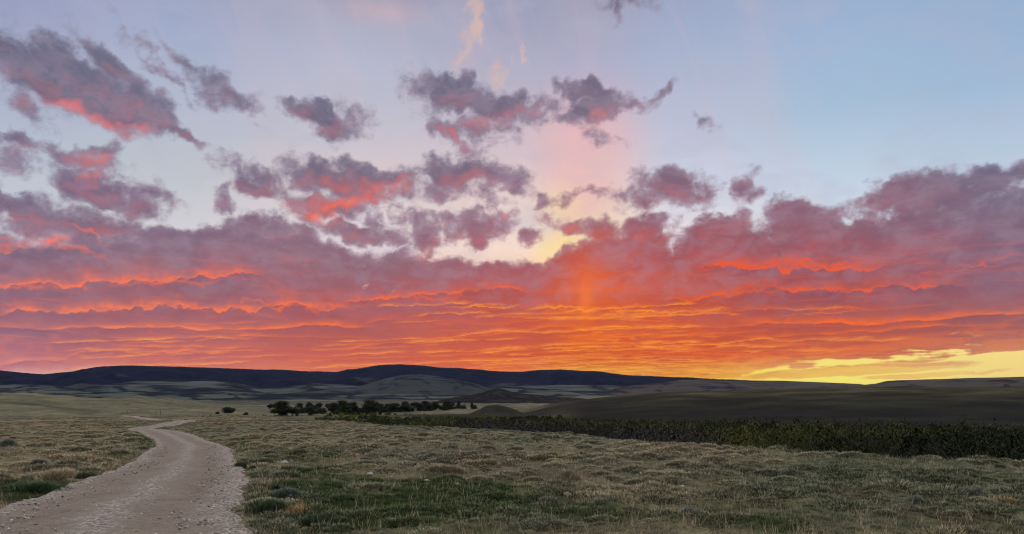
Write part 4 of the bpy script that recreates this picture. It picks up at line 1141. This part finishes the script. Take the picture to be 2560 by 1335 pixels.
# ------------------------------------------------------------------ trees
bark_mat, b = material('dark bark', .9, .1); put(b.inputs['Base Color'], mix(noise_(objpos(), 3, 4, .6), (.03, .025, .02), (.07, .06, .05)))
def tree(px, ytop, ybase, wpx, name, label, cat='tree', group=None, col=(.030, .042, .018), lobes=9, low=.12, n=2600, rforce=None, trunk=True, loose=.0):
    if rforce:
        a = azr(px); x, y = math.sin(a) * rforce, math.cos(a) * rforce; z = float(ground_z(x, y, False))
    else:
        x, y, z = hit(px, ybase)
    top = EYE + (HY - ytop) / FPX * y
    H = max(top - z, 1.0) * 1.08; W = wpx / FPX * y / 2 * 1.55; n = int(n * 2.3); col = tuple(v * .65 for v in col)
    root = empty(name, (x, y, z - .1)); tag(root, label, cat, group)
    ls = []
    if trunk:
        ls.append(tube([(0, 0, -.3), (.03 * W, 0, H * .2), (-.04 * W, .02 * W, H * .45), (.02 * W, 0, H * .8)], [H * .035, H * .028, H * .020, H * .006], 7))
        for k in range(7):
            a = rng.rand() * 6.28; z0 = H * (.12 + .45 * rng.rand()); L = W * (.5 + .35 * rng.rand())
            ls.append(tube([(0, 0, z0), (math.cos(a) * L * .5, math.sin(a) * L * .5, z0 + H * .12), (math.cos(a) * L, math.sin(a) * L, z0 + H * .26)], [H * .014, H * .009, H * .003], 5))
        poly_obj('trunk', ls, bark_mat, root)
    # crown: lobes set round the limbs, each a cloud of leaf sprays
    cen, rd_ = [], []
    for k in range(lobes):
        a = rng.rand() * 6.28; q = rng.rand() ** .6
        zz = low + (1 - low) * (.12 + .73 * rng.rand())
        spread = 1.0 if zz < .72 else .6
        cen.append((math.cos(a) * W * .68 * q * spread, math.sin(a) * W * .68 * q * spread, H * zz * .92)); rd_.append((W * (.24 + .16 * rng.rand()), H * (.13 + .08 * rng.rand())))
    cen.append((0, 0, H * .82)); rd_.append((W * .42, H * .17)); cen.append((0, 0, H * .5)); rd_.append((W * .55, H * .25))
    cen = np.array(cen); rd_ = np.array(rd_)
    k = rng.randint(0, len(cen), n); dv = rng.randn(n, 3); dv /= np.linalg.norm(dv, axis=1, keepdims=True)
    q = (.35 + .75 * rng.rand(n))[:, None]
    c0 = cen[k] + dv * q * np.stack([rd_[k, 0], rd_[k, 0], rd_[k, 1]], 1)
    c0[:, 2] = np.clip(c0[:, 2], H * low, H * 1.0)
    s_ = (.10 + y * .0007) * (.6 + .8 * rng.rand(n))
    r3 = rng.randn(n, 3); td = np.cross(dv, r3); td /= np.linalg.norm(td, axis=1, keepdims=True)
    wd = np.cross(dv, td) + rng.randn(n, 3) * .3; td = td + rng.randn(n, 3) * .3
    shade = (.65 + .7 * rng.rand(len(cen)))[k][:, None] * (.7 + .6 * rng.rand(n, 1))
    cc = np.array(col)[None] * shade
    co, f, c = blade_mesh(c0, c0 + td * s_[:, None] * 1.3, wd, s_ * .9, cc, cc)
    mesh_obj('crown', co, f, leaf_mat, root, attrs={'tint': c})
    return root
def build_tree_brush():
    n = 1500
    px = 690 + rng.rand(n) * 500; r = np.interp(px, [690, 900, 1100, 1190], [660, 640, 760, 900]) + rng.randn(n) * 30
    az = np.arctan2(px - HX, FPX); x, y = np.sin(az) * r, np.cos(az) * r
    keep = fbm(px / 26, px * 0, 3, 640) > -.12; x, y, r, px = x[keep], y[keep], r[keep], px[keep]
    z = ground_z(x, y, False); n = len(x)
    h = (2.2 + 3.2 * rng.rand(n) ** 1.5) * (1 + .8 * fbm(px / 18, px * 0, 2, 650))
    col = np.array([[.014, .020, .009]]) * (.7 + .8 * rng.rand(n, 1))
    co, f, c = shrub_leaves(np.stack([x, y, z], 1), h, h * .7, 60, col, np.full(n, .55), up=.3)
    tag(mesh_obj('brush', co, f, leaf_mat, attrs={'tint': c}), 'dark tangled brush filling in below and between the cottonwoods', 'brush', kind='stuff')
build_tree_brush()
CW = 'cottonwood trees in the creek bottom'
tree(567, 1018, 1037, 36, 'small_tree', 'small lone spreading tree beyond the field, left of all the cottonwoods', group=None, col=(.030, .045, .020), lobes=7, low=.18, n=1400)
tree(545, 1030, 1037, 9, 'bush', 'little dark bush right beside the small lone tree', 'bush', None, lobes=3, low=0, n=250, trunk=False)
tree(615, 1032, 1038, 13, 'bush', 'low dark bush in the open between the lone tree and the round cottonwood', 'bush', None, lobes=3, low=0, n=300, trunk=False)
tree(706, 1003, 1038, 52, 'cottonwood', 'big round dark cottonwood, first of the row of large trees', group=CW, lobes=14, low=.02, n=4200)
tree(738, 1022, 1038, 20, 'bush', 'ragged low bush at the foot of the big round cottonwood', 'bush', None, lobes=4, low=0, n=500, trunk=False)
tree(785, 1014, 1038, 23, 'small_tree', 'small paler green rounded tree standing between the two large dark clumps', group=None, col=(.055, .068, .038), lobes=6, low=.02, n=1300)
tree(836, 1008, 1036, 36, 'cottonwood', 'lower dark cottonwood leaning against the left side of the tall pair', group=CW, lobes=8, low=.02, n=2000)
tree(856, 1001, 1035, 48, 'cottonwood', 'tallest dark cottonwood with a green-tinged top, in the large clump', group=CW, col=(.032, .050, .016), lobes=14, low=.03, n=3800)
tree(884, 1006, 1034, 28, 'cottonwood', 'narrow cottonwood joined to the right side of the tallest one', group=CW, lobes=7, low=.12, n=1500)
tree(924, 1000, 1034, 50, 'cottonwood', 'wide-topped cottonwood with a rounded crown, right of a small bright gap', group=CW, lobes=13, low=.05, n=3600)
tree(953, 1010, 1033, 26, 'cottonwood', 'shorter cottonwood on the right shoulder of the wide-topped one', group=CW, lobes=6, low=.05, n=1300)
for px, yt, yb, w, lb in [(985, 1008, 1031, 34, 'square dark cottonwood starting the long tree row right of the wide-topped one'),
                          (1012, 1004, 1030, 32, 'cottonwood rising just above its neighbours, second in the long row'),
                          (1040, 1006, 1029, 34, 'bushy cottonwood in the middle of the long row'),
                          (1062, 1003, 1028, 30, 'greener-topped cottonwood in the long row'),
                          (1088, 1005, 1026, 34, 'low spreading cottonwood near the end of the long row'),
                          (1118, 1003, 1024, 30, 'last cottonwood of the long row, below the dark butte')]:
    tree(px, yt, yb, w, 'cottonwood', lb, group=CW, lobes=8, low=.02, n=1700)
for px, yt, r_, w, lb in [(677, 1010, 900, 14, 'little far tree peeking out left of the big round cottonwood'),
                          (748, 1008, 950, 24, 'far tree just right of the big round cottonwood'),
                          (772, 1006, 980, 22, 'taller far tree behind the paler green tree, on its left'),
                          (797, 1008, 980, 24, 'far tree behind the paler green tree, on its right'),
                          (820, 1010, 950, 24, 'far tree filling the gap before the large clump'),
                          (968, 1010, 900, 22, 'faint far tree behind the gap between the two groups of cottonwoods'),
                          (1147, 1004, 1000, 12, 'tiny far tree past the end of the long row'),
                          (1180, 1007, 1000, 7, 'tiniest far tree alone on the pale flat below the butte')]:
    tree(px, yt, 0, w, 'distant_tree', lb, 'tree', 'distant trees behind the cottonwoods', col=(.026, .034, .022), lobes=5, low=.0, n=500, rforce=r_)

# ------------------------------------------------------------------ fence ends and gateway
wood_mat, b = material('weathered post wood', .9, .1); put(b.inputs['Base Color'], mix(noise_(vmath('MULTIPLY', objpos(), (8, 8, 1)), 1, 4, .6), (.035, .030, .026), (.07, .062, .052)))
wire_mat, b = material('rusty wire', .6, .3); put(b.inputs['Base Color'], (.08, .065, .055))
def fence(px0, px1, py, posts, label):
    x0, y0, z0 = hit(px0, py); x1, y1, z1 = hit(px1, py)
    root = empty('fence', (x0, y0, z0)); tag(root, label, 'fence')
    ends = []
    for (px, top, thick) in posts:
        f = (px - px0) / (px1 - px0); x = x0 + (x1 - x0) * f; y = y0 + (y1 - y0) * f; z = float(ground_z(x, y, False))
        h = top / FPX * y
        poly_obj('post', [tube([(x - x0, y - y0, z - z0 - .3), (x - x0 + .01, y - y0, z - z0 + h * .5), (x - x0, y - y0 + .01, z - z0 + h)], [thick, thick * .95, thick * .85], 8)], wood_mat, root)
        ends.append((x - x0, y - y0, z - z0, h))
    for a, c in zip(ends[:-1], ends[1:]):
        for q in (.35, .6, .9):
            poly_obj('wire', [tube([(a[0], a[1], a[2] + a[3] * q), ((a[0] + c[0]) / 2, (a[1] + c[1]) / 2, (a[2] + c[2]) / 2 + min(a[3], c[3]) * q * .95), (c[0], c[1], c[2] + c[3] * q)], .012, 4)], wire_mat, root)
    return root, ends
r1, e1 = fence(304, 319, 1036.5, [(304, 6, .07), (318, 11, .15)], 'fence end left of the road, a thick dark post braced to a thin one')
a, c = e1
poly_obj('brace_rail', [tube([(a[0], a[1], a[2] + a[3] * .9), ((a[0] + c[0]) / 2, (a[1] + c[1]) / 2, a[2] + a[3] * 1.2), (c[0], c[1], c[2] + c[3] * .8)], .05, 6)], wood_mat, r1)
r2, e2 = fence(390, 406, 1036, [(390, 8.5, .14), (401, 9, .15), (406, 8, .04)], 'pair of thick dark fence posts right of the road')
a, c = e2[:2]
poly_obj('brace_rail', [tube([(a[0], a[1], a[2] + a[3] * .55), (c[0], c[1], c[2] + c[3] * .8)], .045, 6)], wood_mat, r2)
x, y, z = hit(760, 1041)
po = empty('fence', hit(752, 1041)); tag(po, 'few thin stakes standing at the brink of the bench before the willows', 'fence')
for px in (752, 758, 764):
    x2, y2, z2 = hit(px, 1041); l = po.location
    poly_obj('post', [tube([(x2 - l.x, y2 - l.y, z2 - l.z - .2), (x2 - l.x, y2 - l.y, z2 - l.z + .9)], .035, 6)], wood_mat, po)

# ------------------------------------------------------------------ litter
lit_mat, b = material('crumpled striped plastic', .45, .4)
tcn = node('ShaderNodeTexCoord'); ox, oy, oz = sep(S(tcn.outputs['Object']))
stripe = mapr(math_('FRACT', ox * 15.0 + oz * 9.0), .60, .70, 0, 1, True) * mapr(ox, 0.02, 0.04) * mapr(oz, .03, .05)
put(b.inputs['Base Color'], mix(stripe, (.36, .42, .47), (.03, .05, .10)))
def litter():
    x, y, z = hit(742, 1243)
    n, m = 15, 34
    u = np.linspace(0, 1, m); v = np.linspace(0, 1, n); U, V_ = np.meshgrid(u, v)
    X_ = (U - .5) * .40; ang = V_ * np.pi * 1.02
    rad = .055 + .045 * np.clip(U * 1.4, 0, 1)
    Y_ = -np.cos(ang) * rad * 1.3; Z_ = np.sin(ang) * rad * .95
    fold = fbm(U * 7, V_ * 6, 3, 600) * .028
    Y_ = Y_ + fold; Z_ = Z_ + fbm(U * 9, V_ * 5, 3, 610) * .022 * np.sin(ang)
    co = np.stack([X_, Y_, Z_], -1).reshape(-1, 3)
    ob = mesh_obj('plastic_litter', co, grid_faces(n, m), lit_mat, smooth=False)
    md = ob.modifiers.new('thick', 'SOLIDIFY'); md.thickness = .004
    ob.location = (x, y, z); ob.rotation_euler = (0, 0, .12)
    tag(ob, 'crumpled white and blue striped plastic sheet lying in the grass near the road', 'litter')
litter()

# ------------------------------------------------------------------ the evening air
hz = bpy.data.meshes.new('haze')
Lh = 15600.0; z0, z1 = -60.0, 560.0
vs = [(sx * Lh, sy * Lh, z) for z in (z0, z1) for sx, sy in ((-1, -1), (1, -1), (1, 1), (-1, 1))]
hz.from_pydata(vs, [], [(3, 2, 1, 0), (4, 5, 6, 7), (0, 1, 5, 4), (1, 2, 6, 5), (2, 3, 7, 6), (3, 0, 4, 7)])
ho = bpy.data.objects.new('haze', hz); scene.collection.objects.link(ho)
hm = bpy.data.materials.new('evening air'); hm.use_nodes = True
nt = hm.node_tree; nt.nodes.clear(); S.t = nt
pv = node('ShaderNodeVolumePrincipled'); pv.inputs['Color'].default_value = (.22, .32, 1.0, 1); pv.inputs['Density'].default_value = HAZE
out = node('ShaderNodeOutputMaterial'); nt.links.new(pv.outputs[0], out.inputs['Volume'])
hm.cycles.homogeneous_volume = True
hz.materials.append(hm)
tag(ho, 'thin blue evening haze over the whole plain', 'haze', kind='stuff')
